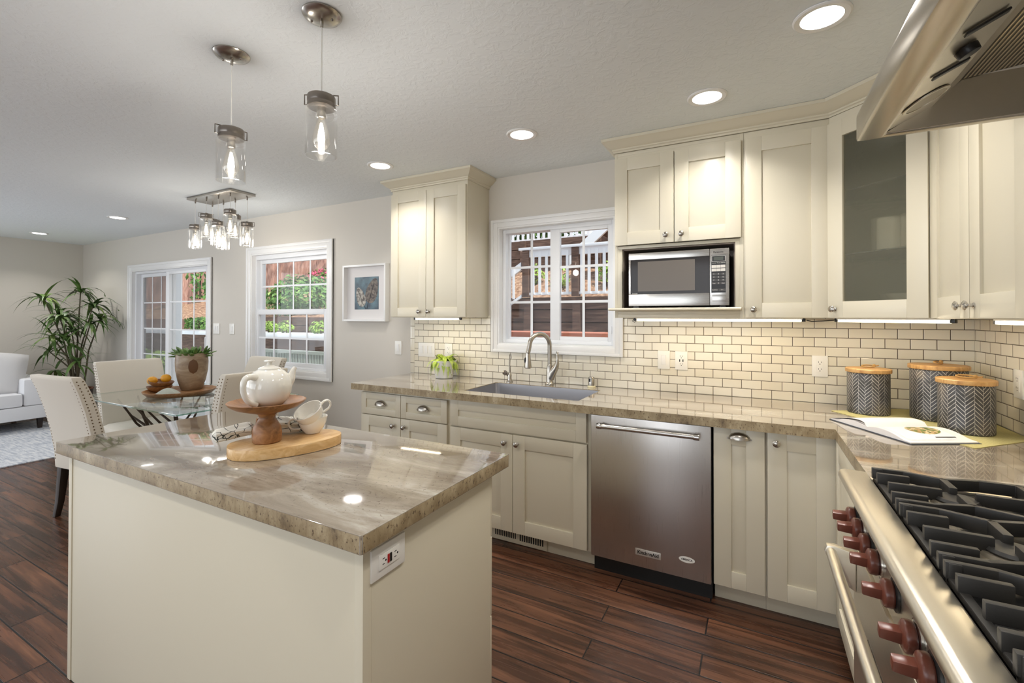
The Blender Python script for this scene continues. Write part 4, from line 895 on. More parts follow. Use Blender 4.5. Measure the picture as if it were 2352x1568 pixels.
for g in range(3):
    yA = RY0-0.045-g*GP; yB = yA-0.245; ym = (yA+yB)/2
    for bx in (-0.525, -0.225):
        mb = MB(); mb.lathe([(0.085, 0), (0.080, 0.006), (0.050, 0.010), (0.048, 0.018), (0, 0.018)], (bx, ym, 0.9125), 26); bn = part('burner', mb, BURN, rg)
        mb = MB(); mb.lathe([(0.040, 0.0185), (0.042, 0.022), (0.038, 0.028), (0, 0.029)], (bx, ym, 0.9125), 24); part('burner_cap', mb, IRON, bn)
    mb = MB(); zt, zl, th = 0.957, 0.928, 0.0065
    def bar(pts, w=th, zlow=None):
        zl_ = zl if zlow is None else zlow
        for a, b in zip(pts, pts[1:]):
            a, b = Vector(a), Vector(b); u = (b-a).normalized(); n = Vector((-u.y, u.x)); e = u*0.002
            q = [a-e+n*w, b+e+n*w, b+e-n*w, a-e-n*w]; mb.prism([(p.x, p.y) for p in q], zl_, zt)
    for s_, y in ((1, yA), (-1, yB)):
        bar([(-0.666, y), (-0.60, y), (-0.525, y-s_*0.028), (-0.45, y), (-0.30, y), (-0.225, y-s_*0.028), (-0.15, y), (-0.085, y)])
        bar([(-0.664, y-s_*0.048), (-0.600, y-s_*0.048)]); bar([(-0.09, y-s_*0.048), (-0.16, y-s_*0.048)])
        for bx in (-0.525, -0.225): bar([(bx, y-s_*0.028), (bx, y-s_*0.098)], 0.008)
        for x in (-0.655, -0.375, -0.095): mb.box(x-0.009, x+0.009, y-0.009, y+0.009, 0.9125, zt-0.0012)
    for a, b in ((-0.655, -0.555), (-0.490, -0.255), (-0.195, -0.09)): bar([(a, ym), (b, ym)])
    bar([(-0.375, yA), (-0.375, yB)]); bar([(-0.640, yA), (-0.640, yB)], 0.005, 0.935) if False else None
    bar([(-0.092, yA), (-0.092, yB)]); bar([(-0.655, yA), (-0.655, yB)], 0.006, zl-0.004) if False else None
    mb.box(-0.664, -0.650, yB, yA, 0.919, 0.931)
    part('grate', mb, IRON, rg, bevel=0.0018)

# ------------------------------------------------------------------ range hood
hd = thing('range_hood', 'large stainless steel range hood with mesh filter at the upper right', 'hood', (-0.35, -1.86, 1.89))
HY0, HY1 = -1.3935, -2.325
xF, xI = -0.694, -0.630
mb = MB()
# rim ring (flat underside), front face, sloped canopy and side walls as a shell of real thickness
out = [(xF, HY0), (xF, HY1), (-0.002, HY1), (-0.002, HY0)]; inn = [(xI, HY0-0.022), (xI, HY1+0.022), (-0.03, HY1+0.022), (-0.03, HY0-0.022)]
zr, zf = 1.889, 1.964
def ring4(p, z): return [(x, y, z) for x, y in p]
top = [(-0.33, HY0-0.18), (-0.33, HY1+0.18), (-0.002, HY1+0.18), (-0.002, HY0-0.18)]
mb.loft([ring4(inn, 1.899), ring4(inn, zr+0.001), ring4(out, zr), ring4(out, zf), ring4(top, 2.30)], caps=False)
mb.f([mb.v(p) for p in ring4(top, 2.30)])
part('canopy', mb, STEEL_H, hd, bevel=0.009, smooth=50)
mb = MB(); mb.box(-0.32, -0.002, HY1+0.19, HY0-0.19, 2.3005, 2.4385); part('chimney', mb, STEEL_Y, hd, bevel=0.002)
# inner walls
ya, yb = HY0-0.0225, HY1+0.0225
for a, b in ((ya, ya-0.004), (yb, yb+0.004)):
    mb = MB(); mb.prism([(xI, 1.897), (-0.53, 1.955), (-0.47, 2.01), (-0.03, 2.05), (-0.03, 1.897)], min(a, b), max(a, b), 'y'); part('inner_side', mb, STEEL_Y, hd)
mb = MB(); ya -= 0.0045; yb += 0.0045; mb.prism([(xI+0.0005, 1.8995), (-0.530, 1.950), (-0.530, 1.955), (xI+0.0005, 1.9045)], yb, ya, 'y'); lp = part('light_panel', mb, STEEL_Y, hd)
mb = MB(); mb.prism([(-0.5295, 1.951), (-0.475, 2.005), (-0.475, 2.012), (-0.5295, 1.958)], yb, ya, 'y'); part('inner_front', mb, STEEL_Y, hd)
pn = Vector((0.051, 0, -0.1)).normalized()
for y in (-1.545, -2.17):
    for nm, prof, mt in (('lamp_ring', [(0.050, 0), (0.050, 0.003), (0.043, 0.003), (0.043, 0.0)], STEEL_Y), ('lamp_lens', [(0.043, 0.0), (0.043, 0.0015), (0, 0.002)], E_HOOD)):
        mb = MB(axisM((-0.576, y, 1.9245), (-0.0505, 0, -0.1) if False else (0.45, 0, -0.89))); mb.lathe(prof, segs=28); part(nm, mb, mt, lp)
for y, sz in ((-1.715, 0), (-1.80, 1), (-1.895, 0)):
    mb = MB(axisM((-0.578, y, 1.9235), (0.45, 0, -0.89)))
    if sz: mb.lathe([(0.020, 0), (0.018, 0.016), (0, 0.017)], segs=20)
    else: mb.box(-0.008, 0.008, -0.034, 0.034, 0, 0.005)
    part('control_knob' if sz else 'rocker_switch', mb, BLACK, lp, bevel=0.002)
for a, b in ((ya-0.002, (ya+yb)/2+0.003), ((ya+yb)/2-0.003, yb+0.002)):
    mb = MB(); mb.prism([(-0.472, 2.008), (-0.045, 2.046), (-0.045, 2.058), (-0.472, 2.020)], b, a, 'y'); part('filter', mb, FILTER, hd)

# ------------------------------------------------------------------ things on the right worktop
def canister(loc, r, h, lidh, label, ang, ncol, nrow):
    t = thing('canister', label, 'canister', loc, group='herringbone tin canisters')
    M = Matrix.Translation(loc); mb = MB(M); segs = ncol*6; prof = [(r-0.003, 0.0006), (r, 0.004), (r, h-0.004), (r-0.002, h)]
    mb.lathe(prof, segs=segs, caps=True); bm = mb.bm; uv = bm.loops.layers.uv.new('uv'); bm.faces.ensure_lookup_table()
    for f in bm.faces:
        for lp_ in f.loops:
            p = lp_.vert.co-Vector(loc); a = math.atan2(p.y, p.x)/(2*pi)
            lp_[uv].uv = (a*ncol, p.z/h*nrow)
        us = [l_[uv].uv.x for l_ in f.loops]
        if max(us)-min(us) > ncol/2:
            for l_ in f.loops:
                if l_[uv].uv.x < 0: l_[uv].uv.x += ncol
    part('body', mb, TIN, t)
    mb = MB(M); mb.lathe([(r-0.006, h+0.0005), (r+0.006, h+0.001), (r+0.007, h+0.003), (r+0.007, h+lidh-0.003), (r+0.004, h+lidh), (0, h+lidh)], segs=40); ld = part('lid', mb, LIDWOOD, t)
    pts = []
    for k in range(22): a = 2*pi*k/22; pts.append((loc[0]+0.030*cos(a)*cos(ang)-0.012*sin(a)*sin(ang), loc[1]+0.030*cos(a)*sin(ang)+0.012*sin(a)*cos(ang), loc[2]+h+lidh+0.006+0.008*(1+sin(a))*0.5))
    mb = MB(); mb.tube(pts, 0.0035, 7, closed=True); e = pts[0]; mb.ball((e[0], e[1], e[2]+0.002), 0.008, 10, 7); mb.tube([e, (e[0]+0.022*cos(ang), e[1]+0.022*sin(ang), e[2]+0.003)], 0.003, 6); part('rope_handle', mb, ROPE, ld)
    return t
mb = MB(); mz = ZC+0.0005
mb.prism([(-0.618, -0.240), (-0.300, -0.020), (-0.020, -0.020), (-0.012, -0.55), (-0.255, -0.800), (-0.36, -0.64)], mz, mz+0.0018); solo('placemat', mb, MATF, 'woven green-gold mat lying under the tin canisters', 'mat', (-0.3, -0.4, mz))
zc2 = ZC+0.0027
canister((-0.462, -0.216, zc2), 0.086, 0.200, 0.020, 'leftmost and smallest grey herringbone canister with wooden lid', 0.5, 20, 5.8)
canister((-0.205, -0.238, zc2), 0.102, 0.232, 0.020, 'tallest grey herringbone canister standing in the corner behind the others', 1.0, 24, 6.6)
canister((-0.186, -0.489, zc2), 0.087, 0.198, 0.020, 'front right grey herringbone canister beside the open cookbook', -0.6, 20, 5.7)
# open cookbook
bk = thing('cookbook', 'open cookbook showing a salad photo in front of the canisters', 'book', (-0.44, -0.60, ZC))
U = Vector((0.30, -0.02, 0)).normalized()
# spine from (-0.545,-0.655) to (-0.27,-0.50); left page block towards the far left, right page block towards the camera
S0, S1 = Vector((-0.545, -0.660)), Vector((-0.262, -0.500)); sd = (S1-S0).normalized(); sn = Vector((sd.y, -sd.x))   # sn points to the camera side
def page(side, n=14, w=0.205, lift=0.012, z00=0.004):
    out = []
    for k in range(n+1):
        t = k/n; z = z00+lift*(sin(pi*min(1, t*1.25+0.0))**0.8 if t < 0.8 else sin(pi)*0)+0.011*(1-t)**0.3*0+0.010*(1-t*t)
        out.append((side*w*t, ZC+z+0.003))
    return out
def slabsweep(mb, prof_top, prof_bot, length, off=0.0):
    a = [(S0+sn*u+sd*off, z) for u, z in prof_top]; b = [(S0+sn*u+sd*off, z) for u, z in prof_bot[::-1]]
    ring0 = [(p.x, p.y, z) for p, z in a+b]; ring1 = [((p+sd*length).x, (p+sd*length).y, z) for p, z in a+b]; mb.loft([ring0, ring1])
Lb = (S1-S0).length*0.0+0.262
mb = MB(); slabsweep(mb, [(-0.212, ZC+0.0035), (0.212, ZC+0.0035)], [(-0.212, ZC+0.0006), (0.212, ZC+0.0006)], Lb+0.008, -0.004); part('cover', mb, COVER, bk)
for sgn in (1, -1):
    top_ = page(sgn); mb = MB(); slabsweep(mb, top_, [(u, ZC+0.0038) for u, z in top_], Lb); part('page_block', mb, PAPER, bk)
for k_, (pk, end_, zz_) in enumerate(((0.008, 0.206, 0.0150), (0.014, 0.207, 0.0158), (0.021, 0.208, 0.0166))):
    top_ = [(-end_*t_/16, ZC+zz_-0.008*(t_/16)**2+pk*sin(pi*(t_/16)**0.5)) for t_ in range(17)]
    mb = MB(); slabsweep(mb, top_, [(u, z-0.0006) for u, z in top_], Lb-0.003, 0.001); part('page', mb, PAPER, bk)
def on_page(u, s_):      # point on the camera-side page
    t = u/0.205; pg = page(1, 60); i = min(59, int(t*60)); z = pg[i][1]+(pg[i+1][1]-pg[i][1])*(t*60-i); p = S0+sn*u+sd*s_
    return (p.x, p.y, z+0.0007)
mb = MB(); g_ = [[mb.v(on_page(0.03+0.15*i/10, 0.02+0.20*j/10)) for j in range(11)] for i in range(11)]
for i in range(10):
    for j in range(10): mb.f([g_[i][j], g_[i+1][j], g_[i+1][j+1], g_[i][j+1]])
pp = part('picture', mb, PAGEPIC, bk)
def disc_on(name, mat, cu, cs, ru, rs, dz):
    mb = MB(); cen = on_page(cu, cs); rings = []
    for j in range(5):
        rr_ = j/4
        rings.append([(lambda q: (q[0], q[1], q[2]+dz))(on_page(cu+ru*rr_*cos(2*pi*k/28), cs+rs*rr_*sin(2*pi*k/28))) for k in range(28)])
    mb.loft(rings[1:], True, False); cv = mb.v((cen[0], cen[1], cen[2]+dz)); 
    mb.bm.verts.ensure_lookup_table(); first = [v for v in mb.bm.verts][:28]
    for k in range(28): mb.f([first[k], first[(k+1) % 28], cv])
    return part(name, mb, mat, pp)
disc_on('salad_picture', SALAD, 0.092, 0.150, 0.045, 0.062, 0.0004)
mb = MB()
for k in range(6): mb.f([mb.v(on_page(0.155+0.001*q, 0.14+0.08*(k+w_)/6)) for q, w_ in ((0, 0), (6, 0), (6, 1), (0, 1))])
for v in mb.bm.verts: v.co.z += 0.0005
part('spoon_picture', mb, KEYG, pp)

# ------------------------------------------------------------------ potted fern by the wall
def frond(mb, base, d, length, droop, lw, n=13, mi=0):
    p = Vector(base); d = Vector(d).normalized()
    for k in range(n):
        t = k/n; side = d.cross(Vector((0, 0, 1))); side = side.normalized() if side.length > 1e-3 else Vector((1, 0, 0))
        w = lw*(0.5+0.9*sin(pi*min(1, t+0.15)))*(1-0.5*t)
        q = p+d*(length/n)
        mb.f([mb.v(p-side*0.0012), mb.v(p+side*0.0012), mb.v(q+side*0.001), mb.v(q-side*0.001)])
        for s_ in (-1, 1):
            for o_ in (0.0, 0.5):
                b_ = p+d*(length/n*o_); tip = b_+side*s_*w+d*w*0.45+Vector((0, 0, -w*0.15)); m_ = b_+(tip-b_)*0.5
                mb.f([mb.v(b_), mb.v(m_+d*w*0.28), mb.v(tip), mb.v(m_-d*w*0.2)])
        d = (d+Vector((0, 0, -droop/n))).normalized(); p = q
fp = (-3.085, -0.155, ZC)
ft = thing('potted_fern', 'bright green fern in a white pot at the left end of the worktop', 'plant', fp)
mb = MB(Matrix.Translation(fp)); mb.lathe([(0.060, 0.0006), (0.066, 0.004), (0.098, 0.138), (0.093, 0.138), (0.088, 0.118), (0, 0.118)], segs=32); part('pot', mb, POTW, ft)
mb = MB(Matrix.Translation(fp)); mb.lathe([(0.087, 0.1185), (0.06, 0.124), (0, 0.126)], segs=20); part('soil', mb, SOIL, ft)
rnd = random.Random(3); mb = MB()
for k in range(64):
    a = 2*pi*k/64*2.4+rnd.uniform(-.2, .2); e = rnd.uniform(0.45, 1.35); Lf = rnd.uniform(0.11, 0.185)
    frond(mb, (fp[0]+0.045*cos(a)*rnd.random(), fp[1]+0.045*sin(a)*rnd.random(), ZC+0.125), (cos(a)*cos(e), sin(a)*cos(e)*0.8, sin(e)), Lf, rnd.uniform(3.4, 6.0), 0.019)
for v in mb.bm.verts: v.co.y = min(v.co.y, -0.02)
part('fronds', mb, FERN, ft, smooth=0, normals=False)

# ------------------------------------------------------------------ island still life
bd_pts = [(-2.548, -2.120), (-2.510, -2.143), (-2.462, -2.149), (-2.415, -2.130), (-2.378, -2.088), (-2.352, -2.045), (-2.330, -1.995), (-2.314, -1.940), (-2.309, -1.880), (-2.322, -1.832), (-2.352, -1.805), (-2.395, -1.793), (-2.440, -1.800), (-2.478, -1.830), (-2.502, -1.880), (-2.530, -1.935), (-2.562, -1.990), (-2.580, -2.045), (-2.574, -2.092)]
def smoothpoly(p, it=2):
    for _ in range(it):
        q = []
        for i in range(len(p)):
            a, b = p[i], p[(i+1) % len(p)]; q += [(a[0]*.75+b[0]*.25, a[1]*.75+b[1]*.25), (a[0]*.25+b[0]*.75, a[1]*.25+b[1]*.75)]
        p = q
    return p
mb = MB(); mb.prism(smoothpoly(bd_pts, 1), ZC+0.0008, ZC+0.0355); solo('serving_board', mb, MAPLE, 'pale wavy-edged wooden serving board on the island', 'board', (-2.44, -1.97, ZC), bevel=0.003)
zb_ = ZC+0.0360
cs = (-2.468, -2.028, zb_)
mb = MB(Matrix.Translation(cs)); mb.lathe([(0.042, 0.0), (0.046, 0.004), (0.0475, 0.03), (0.044, 0.052), (0.034, 0.070), (0.0265, 0.083), (0.0265, 0.092), (0.032, 0.100), (0.066, 0.110), (0.100, 0.121), (0.119, 0.134), (0.125, 0.143), (0.121, 0.144), (0.094, 0.133), (0.05, 0.127), (0, 0.126)], segs=48)
solo('cake_stand', mb, ACACIA, 'dark wooden pedestal cake stand holding the white teapot', 'stand', cs)
zt_ = zb_+0.1285; tp = thing('teapot', 'glossy white teapot on the wooden cake stand', 'teapot', (cs[0], cs[1], zt_)); Mt = Matrix.Translation((cs[0], cs[1], zt_))
Fv = Vector((-0.829, 0.559, 0)); Rv = Vector((0.559, 0.829, 0))
def tp_p(r, f, z): q = Rv*r+Fv*f; return (cs[0]+q.x, cs[1]+q.y, zt_+z)
Mt = Matrix.Translation((cs[0]+Rv.x*0.006, cs[1]+Rv.y*0.006, zt_))
mb = MB(Mt); mb.lathe([(0.040, 0.0), (0.047, 0.003), (0.062, 0.020), (0.071, 0.045), (0.0735, 0.065), (0.071, 0.086), (0.062, 0.104), (0.048, 0.118), (0.037, 0.124), (0.036, 0.127)], segs=48); part('body', mb, PORC, tp)
mb = MB(Mt); mb.lathe([(0.0365, 0.1272), (0.035, 0.130), (0.018, 0.136), (0.010, 0.140), (0.0075, 0.147), (0.011, 0.1505), (0.018, 0.152), (0.018, 0.155), (0.010, 0.157), (0, 0.157)], segs=36); part('lid', mb, PORC, tp)
mb = MB(); ctr = [(0.060, 0.0, 0.074), (0.072, 0.0, 0.090), (0.078, 0.0, 0.104), (0.082, 0.0, 0.117), (0.089, 0.0, 0.128)]; mb.curve([tp_p(*q) for q in ctr], [0.024, 0.018, 0.012, 0.009, 0.006], 14); part('spout', mb, PORC, tp)
mb = MB(); hp = [(-0.036, -0.044, 0.103), (-0.052, -0.066, 0.108), (-0.065, -0.080, 0.102), (-0.070, -0.084, 0.082), (-0.068, -0.080, 0.055), (-0.058, -0.070, 0.030), (-0.034, -0.048, 0.010)]; mb.curve([tp_p(*q) for q in hp], [0.013, 0.011, 0.010, 0.0095, 0.009, 0.009, 0.011], 12); part('handle', mb, PORC, tp)
def teacup(name, M, loc, ha, label):
    t = thing(name, label, 'cup', loc, group='white teacups')
    mb = MB(M); mb.lathe([(0.022, 0.0), (0.027, 0.001), (0.028, 0.004), (0.040, 0.018), (0.049, 0.040), (0.053, 0.062), (0.050, 0.062), (0.046, 0.041), (0.036, 0.019), (0.0, 0.007)], segs=40, caps=False); mb.lathe([(0.0, 0.0005), (0.022, 0.0)], segs=40, caps=False); part('bowl', mb, PORC, t)
    mb = MB(M @ Matrix.Rotation(ha, 4, 'Z')); mb.curve([(0.046, 0, 0.050), (0.064, 0, 0.056), (0.078, 0, 0.050), (0.080, 0, 0.034), (0.068, 0, 0.020), (0.041, 0, 0.017)], [0.006, 0.0055, 0.005, 0.005, 0.005, 0.006], 10, flat=0.8); part('handle', mb, PORC, t)
cu = Vector((-2.435, -1.868, zb_+0.0003))
teacup('teacup', Matrix.Translation(cu), cu, math.atan2(-0.829-0.2, -0.559-0.25), 'white teacup standing upright on the serving board under a tilted one')
q_ = axisM(cu+Vector((0.004, 0.002, 0.030)), Vector((-0.30, -0.62, 0.72)))
cu2 = cu+Rv*0.008+Vector((0, 0, 0.0385))
za = (-Rv*0.46-Fv*0.34+Vector((0, 0, 0.86))).normalized(); xa = (Rv-za*Rv.dot(za)).normalized(); ya_ = za.cross(xa)
teacup('teacup', Matrix(((xa.x, ya_.x, za.x, cu2.x), (xa.y, ya_.y, za.y, cu2.y), (xa.z, ya_.z, za.z, cu2.z), (0, 0, 0, 1))), cu2, 0.25, 'white teacup tilted on its side inside the upright one')
nk = thing('napkin', 'white twig-patterned napkin rolled behind the cake stand', 'napkin', (-2.56, -1.95, zb_))
rnd = random.Random(5)
def cloth_roll(p0, p1, r0, r1, seed, lobes=5, amp=0.25, flat=0.75):
    r_ = random.Random(seed); mb = MB(); p0, p1 = Vector(p0), Vector(p1); d = (p1-p0).normalized(); n = d.cross(Vector((0, 0, 1))).normalized(); rings = []; ph = [r_.uniform(0, 6) for _ in range(3)]
    for j in range(13):
        t = j/12; c_ = p0+(p1-p0)*t+n*0.006*sin(t*5+ph[0]); ring = []
        for k in range(28):
            a = 2*pi*k/28; r = (r0+(r1-r0)*t)*(1+amp*0.5*sin(lobes*a+ph[1]+t*2)+amp*0.3*sin((lobes-2)*a+ph[2]-t*3)); 
            if j in (0, 12): r *= 0.55
            ring.append(c_+n*cos(a)*r+Vector((0, 0, 1))*max(sin(a)*r*flat, -r0*0.8))
        rings.append(ring)
    return mb.loft(rings)
part('cloth', cloth_roll((-2.622, -2.128, zb_+0.022), (-2.570, -2.012, zb_+0.032), 0.026, 0.031, 1), NAPKIN, nk)
part('cloth', cloth_roll((-2.545, -1.955, zb_+0.034), (-2.462, -1.830, zb_+0.024), 0.036, 0.022, 2, 6, 0.3, 0.9), NAPKIN, nk)
mb = MB(axisM((-2.565, -1.985, zb_+0.030), (-2.545+2.57, -1.955+2.01, 0.0))); mb.lathe([(0.031, -0.012), (0.036, -0.014), (0.038, 0), (0.036, 0.014), (0.031, 0.012), (0.030, 0), (0.031, -0.012)], segs=28, caps=False); part('napkin_ring', mb, ACACIA, nk)

# ------------------------------------------------------------------ framed print
fr = thing('framed_print', 'white shadow-box frame with a print of two skeleton leaves', 'picture', (-4.05, 0, 1.59))
fx0, fx1, fz0, fz1, fd = -4.315, -3.790, 1.335, 1.845, 0.052
mb = MB(); w = 0.018
for q in ((fx0, fx0+w, fz0, fz1), (fx1-w, fx1, fz0, fz1), (fx0+w, fx1-w, fz0, fz0+w), (fx0+w, fx1-w, fz1-w, fz1)): mb.box(q[0], q[1], -fd, -0.001, q[2], q[3])
part('frame', mb, WHITE, fr, bevel=0.001)
mb = MB(); mb.box(fx0+w, fx1-w, -0.012, -0.002, fz0+w, fz1-w); part('mat_board', mb, PAPER, fr)
px0, px1, pz0, pz1 = -4.198, -3.905, 1.442, 1.735
mb = MB(); mb.box(px0, px1, -0.0135, -0.0125, pz0, pz1); prn = part('print', mb, ARTBG, fr)
def leafshape(cx, cz, L_, W_, ang, n=28):
    out = []
    for k in range(n):
        a = 2*pi*k/n; y = cos(a)*L_/2; x = sin(a)*W_/2*(1-0.25*cos(a)); out.append((cx+x*cos(ang)-y*sin(ang), cz+x*sin(ang)+y*cos(ang)))
    return out
mb = MB(); mb.prism(leafshape(-3.982, 1.61, 0.235, 0.135, -0.40), -0.0142, -0.0136, 'y'); part('printed_leaf', mb, ARTL2, prn)
mb = MB(); mb.prism(leafshape(-4.123, 1.555, 0.185, 0.105, 0.38), -0.0147, -0.0143, 'y'); part('printed_leaf', mb, ARTL1, prn)
mb = MB(); mb.tube([(-4.046, -0.0146, 1.445), (-4.030, -0.0146, 1.50), (-3.955, -0.0146, 1.68)], 0.0016, 5); mb.tube([(-4.058, -0.0150, 1.445), (-4.090, -0.0150, 1.49), (-4.150, -0.0150, 1.61)], 0.0016, 5); part('printed_stem', mb, INKD, prn)

# ------------------------------------------------------------------ dining chairs
def make_chair(label):
    t = thing('dining_chair', label, 'chair', (0, 0, 0), group='upholstered dining chairs')
    mb = MB(); mb.box(-0.235, 0.235, -0.215, 0.255, 0.335, 0.415); part('seat_rail', mb, LINEN, t, bevel=0.012, local=True)
    mb = MB(); 
    def cush(i, z): s = 0.012*i; return [(x*(0.235-s), -0.20+s*0.2 if y < 0 else 0.262-s, z) for x, y in ((-1, -1), (1, -1), (1, 1), (-1, 1))]
    mb.loft([cush(0, 0.4155), cush(-0.4, 0.440), cush(0, 0.470), cush(3, 0.487)]); part('seat', mb, LINEN, t, bevel=0.012, local=True)
    # scooped, raked backrest
    def ring(z, yb, w, th, cv):
        out = []
        for k in range(9): x = -w+2*w*k/8; out.append((x, yb-cv*(1-(x/w)**2)*1.0, z))
        for k in range(9): x = w-2*w*k/8; out.append((x, yb+th-cv*(1-(x/w)**2)*0.9, z))
        return out
    prof = [(0.335, -0.262, 0.232, 0.075, 0.0), (0.45, -0.268, 0.234, 0.078, 0.004), (0.60, -0.290, 0.236, 0.080, 0.010), (0.75, -0.322, 0.238, 0.078, 0.014), (0.88, -0.360, 0.239, 0.072, 0.016), (0.965, -0.392, 0.240, 0.066, 0.018), (0.99, -0.398, 0.236, 0.056, 0.018)]
    mb = MB(); mb.loft([ring(*p) for p in prof]); part('backrest', mb, LINEN, t, bevel=0.010, local=True)
    mb = MB()
    def at(z):
        for a, b in zip(prof, prof[1:]):
            if a[0] <= z <= b[0]: k = (z-a[0])/(b[0]-a[0]); return [a[i]+(b[i]-a[i])*k for i in range(5)]
    for s_ in (-1, 1):
        mb = MB(); z = 0.40
        while z < 0.97:
            _, yb, w, th, cv = at(z)
            mb.ball((s_*(w-0.020), yb-0.001, z), 0.0045, 6, 4, (1, 0.6, 1)); mb.ball((s_*(w+0.001), yb+th*0.30, z), 0.0045, 6, 4, (0.6, 1, 1)); mb.ball((s_*(w+0.001), yb+th*0.78, z), 0.0045, 6, 4, (0.6, 1, 1))
            z += 0.0215
        part('nailhead_trim', mb, STUD, t, local=True)
    for x in (-0.205, 0.205):
        mb = MB(); mb.loft([[(x+a*s_, y+b*s_, z) for a, b in ((-1, -1), (1, -1), (1, 1), (-1, 1))] for y, z, s_ in ((-0.225, 0.345, 0.024), (-0.235, 0.22, 0.022), (-0.245, 0.10, 0.019), (-0.262, 0.001, 0.016))]); part('leg', mb, DARKLEG, t, bevel=0.003, local=True)
        mb = MB(); mb.loft([[(x+a*s_, 0.215+b*s_, z) for a, b in ((-1, -1), (1, -1), (1, 1), (-1, 1))] for z, s_ in ((0.345, 0.024), (0.001, 0.015))]); part('leg', mb, DARKLEG, t, bevel=0.003, local=True)
    return t
ch = make_chair('oatmeal dining chair seen from behind next to the island corner, dark legs showing')
ch.location = (-5.035, -1.435, 0); ch.rotation_euler = (0, 0, radians(7))
for loc, rz, lab in (((-5.50, -1.06, 0), -92, 'oatmeal dining chair facing the camera at the far end of the glass table'),
                     ((-4.46, -1.03, 0), 92, 'oatmeal dining chair with its back turned, just behind the white teapot'),
                     ((-5.06, -0.64, 0), 180, 'oatmeal dining chair directly below the dining window')):
    c = copy_tree(ch); c.location = loc; c.rotation_euler = (0, 0, radians(rz)); c['label'] = lab

# ------------------------------------------------------------------ glass dining table
tb = thing('dining_table', 'rectangular glass dining table on twig-like dark iron legs', 'table', (-4.95, -1.03, 0))
mb = MB(); mb.prism([(-5.68, -0.58), (-5.68, -1.47), (-4.215, -1.47), (-4.215, -0.58)], 0.738, 0.750, mi=0, mside=1); part('glass_top', mb, [TABLEGLASS, GREENEDGE], tb, bevel=0.002)
mb = MB(); cx, cy = -4.93, -1.03
mb.tube([(cx+0.34*cos(2*pi*k/32), cy+0.30*sin(2*pi*k/32), 0.700) for k in range(32)], 0.010, 8, closed=True); part('hoop', mb, TWIG, tb)
rnd = random.Random(11)
for k in range(5):
    a = 2*pi*k/5+0.35; b0 = Vector((cx+0.30*cos(a), cy+0.27*sin(a), 0.002)); m0 = Vector((cx+0.22*cos(a+0.15), cy+0.19*sin(a+0.15), 0.34)); t0 = Vector((cx+0.34*cos(a+0.1), cy+0.30*sin(a+0.1), 0.700))
    mb = MB(); mb.tube([b0, b0.lerp(m0, 0.5)+Vector((0.015, 0, 0)), m0, m0.lerp(t0, 0.5)+Vector((-0.02*cos(a), 0, 0)), t0], [0.016, 0.014, 0.013, 0.012, 0.010], 9)
    for da, z0_, l0 in ((-0.55, 0.42, 0.47), (0.5, 0.47, 0.50), (-0.2, 0.53, 0.54)):
        s0 = m0.lerp(t0, (z0_-0.34)/0.36); e0 = Vector((cx+l0*cos(a+da), cy+l0*0.82*sin(a+da), 0.7355)); mb.tube([s0, s0.lerp(e0, 0.55)+Vector((0, 0, -0.03)), e0], [0.010, 0.008, 0.006], 7)
    part('twig_leg', mb, TWIG, tb)
# tray and what stands on it
tc = (-5.045, -1.035, 0.7505)
mb = MB(Matrix.Translation(tc)); mb.lathe([(0.19, 0.0), (0.215, 0.004), (0.242, 0.030), (0.246, 0.040), (0.239, 0.040), (0.212, 0.018), (0.19, 0.014), (0, 0.014)], segs=48); solo('tray', mb, TRAYWOOD, 'round shallow wooden tray in the middle of the glass table', 'tray', tc)
zt2 = 0.7655
pp_ = (-5.135, -0.905, zt2); pt_ = thing('potted_succulent', 'green succulents in a large brown stoneware pot on the tray', 'plant', pp_)
PS = Matrix.Translation(pp_) @ Matrix.Diagonal((0.76, 0.76, 0.97, 1))
mb = MB(PS); mb.lathe([(0.090, 0.0), (0.100, 0.006), (0.130, 0.08), (0.150, 0.17), (0.154, 0.24), (0.148, 0.305), (0.143, 0.315), (0.135, 0.31), (0.135, 0.28), (0, 0.28)], segs=40); part('pot', mb, STONEWARE, pt_)
mb = MB(); vd = Vector((3.818+0.0, -2.05, 0)).normalized(); sv = Vector((-vd.y, vd.x, 0)) 
rows = []
for j in range(9):
    b = -1+2*j/8; z = 0.200+0.060*b; hw = math.sqrt(max(0, 1-b*b))*0.034
    rr_ = 0.1180-0.008*(abs(z-0.218)/0.075)**2; row = []
    for k in range(9): u_ = -hw+2*hw*k/8; an = (u_+0.012)/rr_; q = vd*cos(an)*(rr_+0.0008)+sv*sin(an)*(rr_+0.0008); row.append(mb.v((pp_[0]+q.x, pp_[1]+q.y, zt2+z)))
    rows.append(row)
for a, b in zip(rows, rows[1:]):
    for k in range(8): mb.f([a[k], a[k+1], b[k+1], b[k]])
part('glaze_patch', mb, GLAZE, pt_)
mb = MB(); rnd = random.Random(4)
for k in range(70):
    r0 = rnd.uniform(0.0, 0.09); a = rnd.uniform(0, 2*pi); b_ = Vector((pp_[0]+r0*cos(a), pp_[1]+r0*sin(a), zt2+0.272)); e = rnd.uniform(0.25, 1.2); l_ = rnd.uniform(0.07, 0.125)
    d = Vector((cos(a)*cos(e), sin(a)*cos(e), sin(e))); n1 = d.cross(Vector((0, 0, 1))).normalized(); n2 = d.cross(n1); rings = []
    for j, (t, w_) in enumerate(((0, 0.008), (0.3, 0.014), (0.65, 0.017), (0.88, 0.011), (1, 0.002))):
        c_ = b_+d*l_*t+Vector((0, 0, -0.018*t*t)); rings.append([c_+n1*cos(2*pi*q/8)*w_+n2*sin(2*pi*q/8)*w_*0.42 for q in range(8)])
    mb.loft(rings)
part('succulent_leaves', mb, SUCC, pt_)
bw = (-5.225, -1.10, zt2)
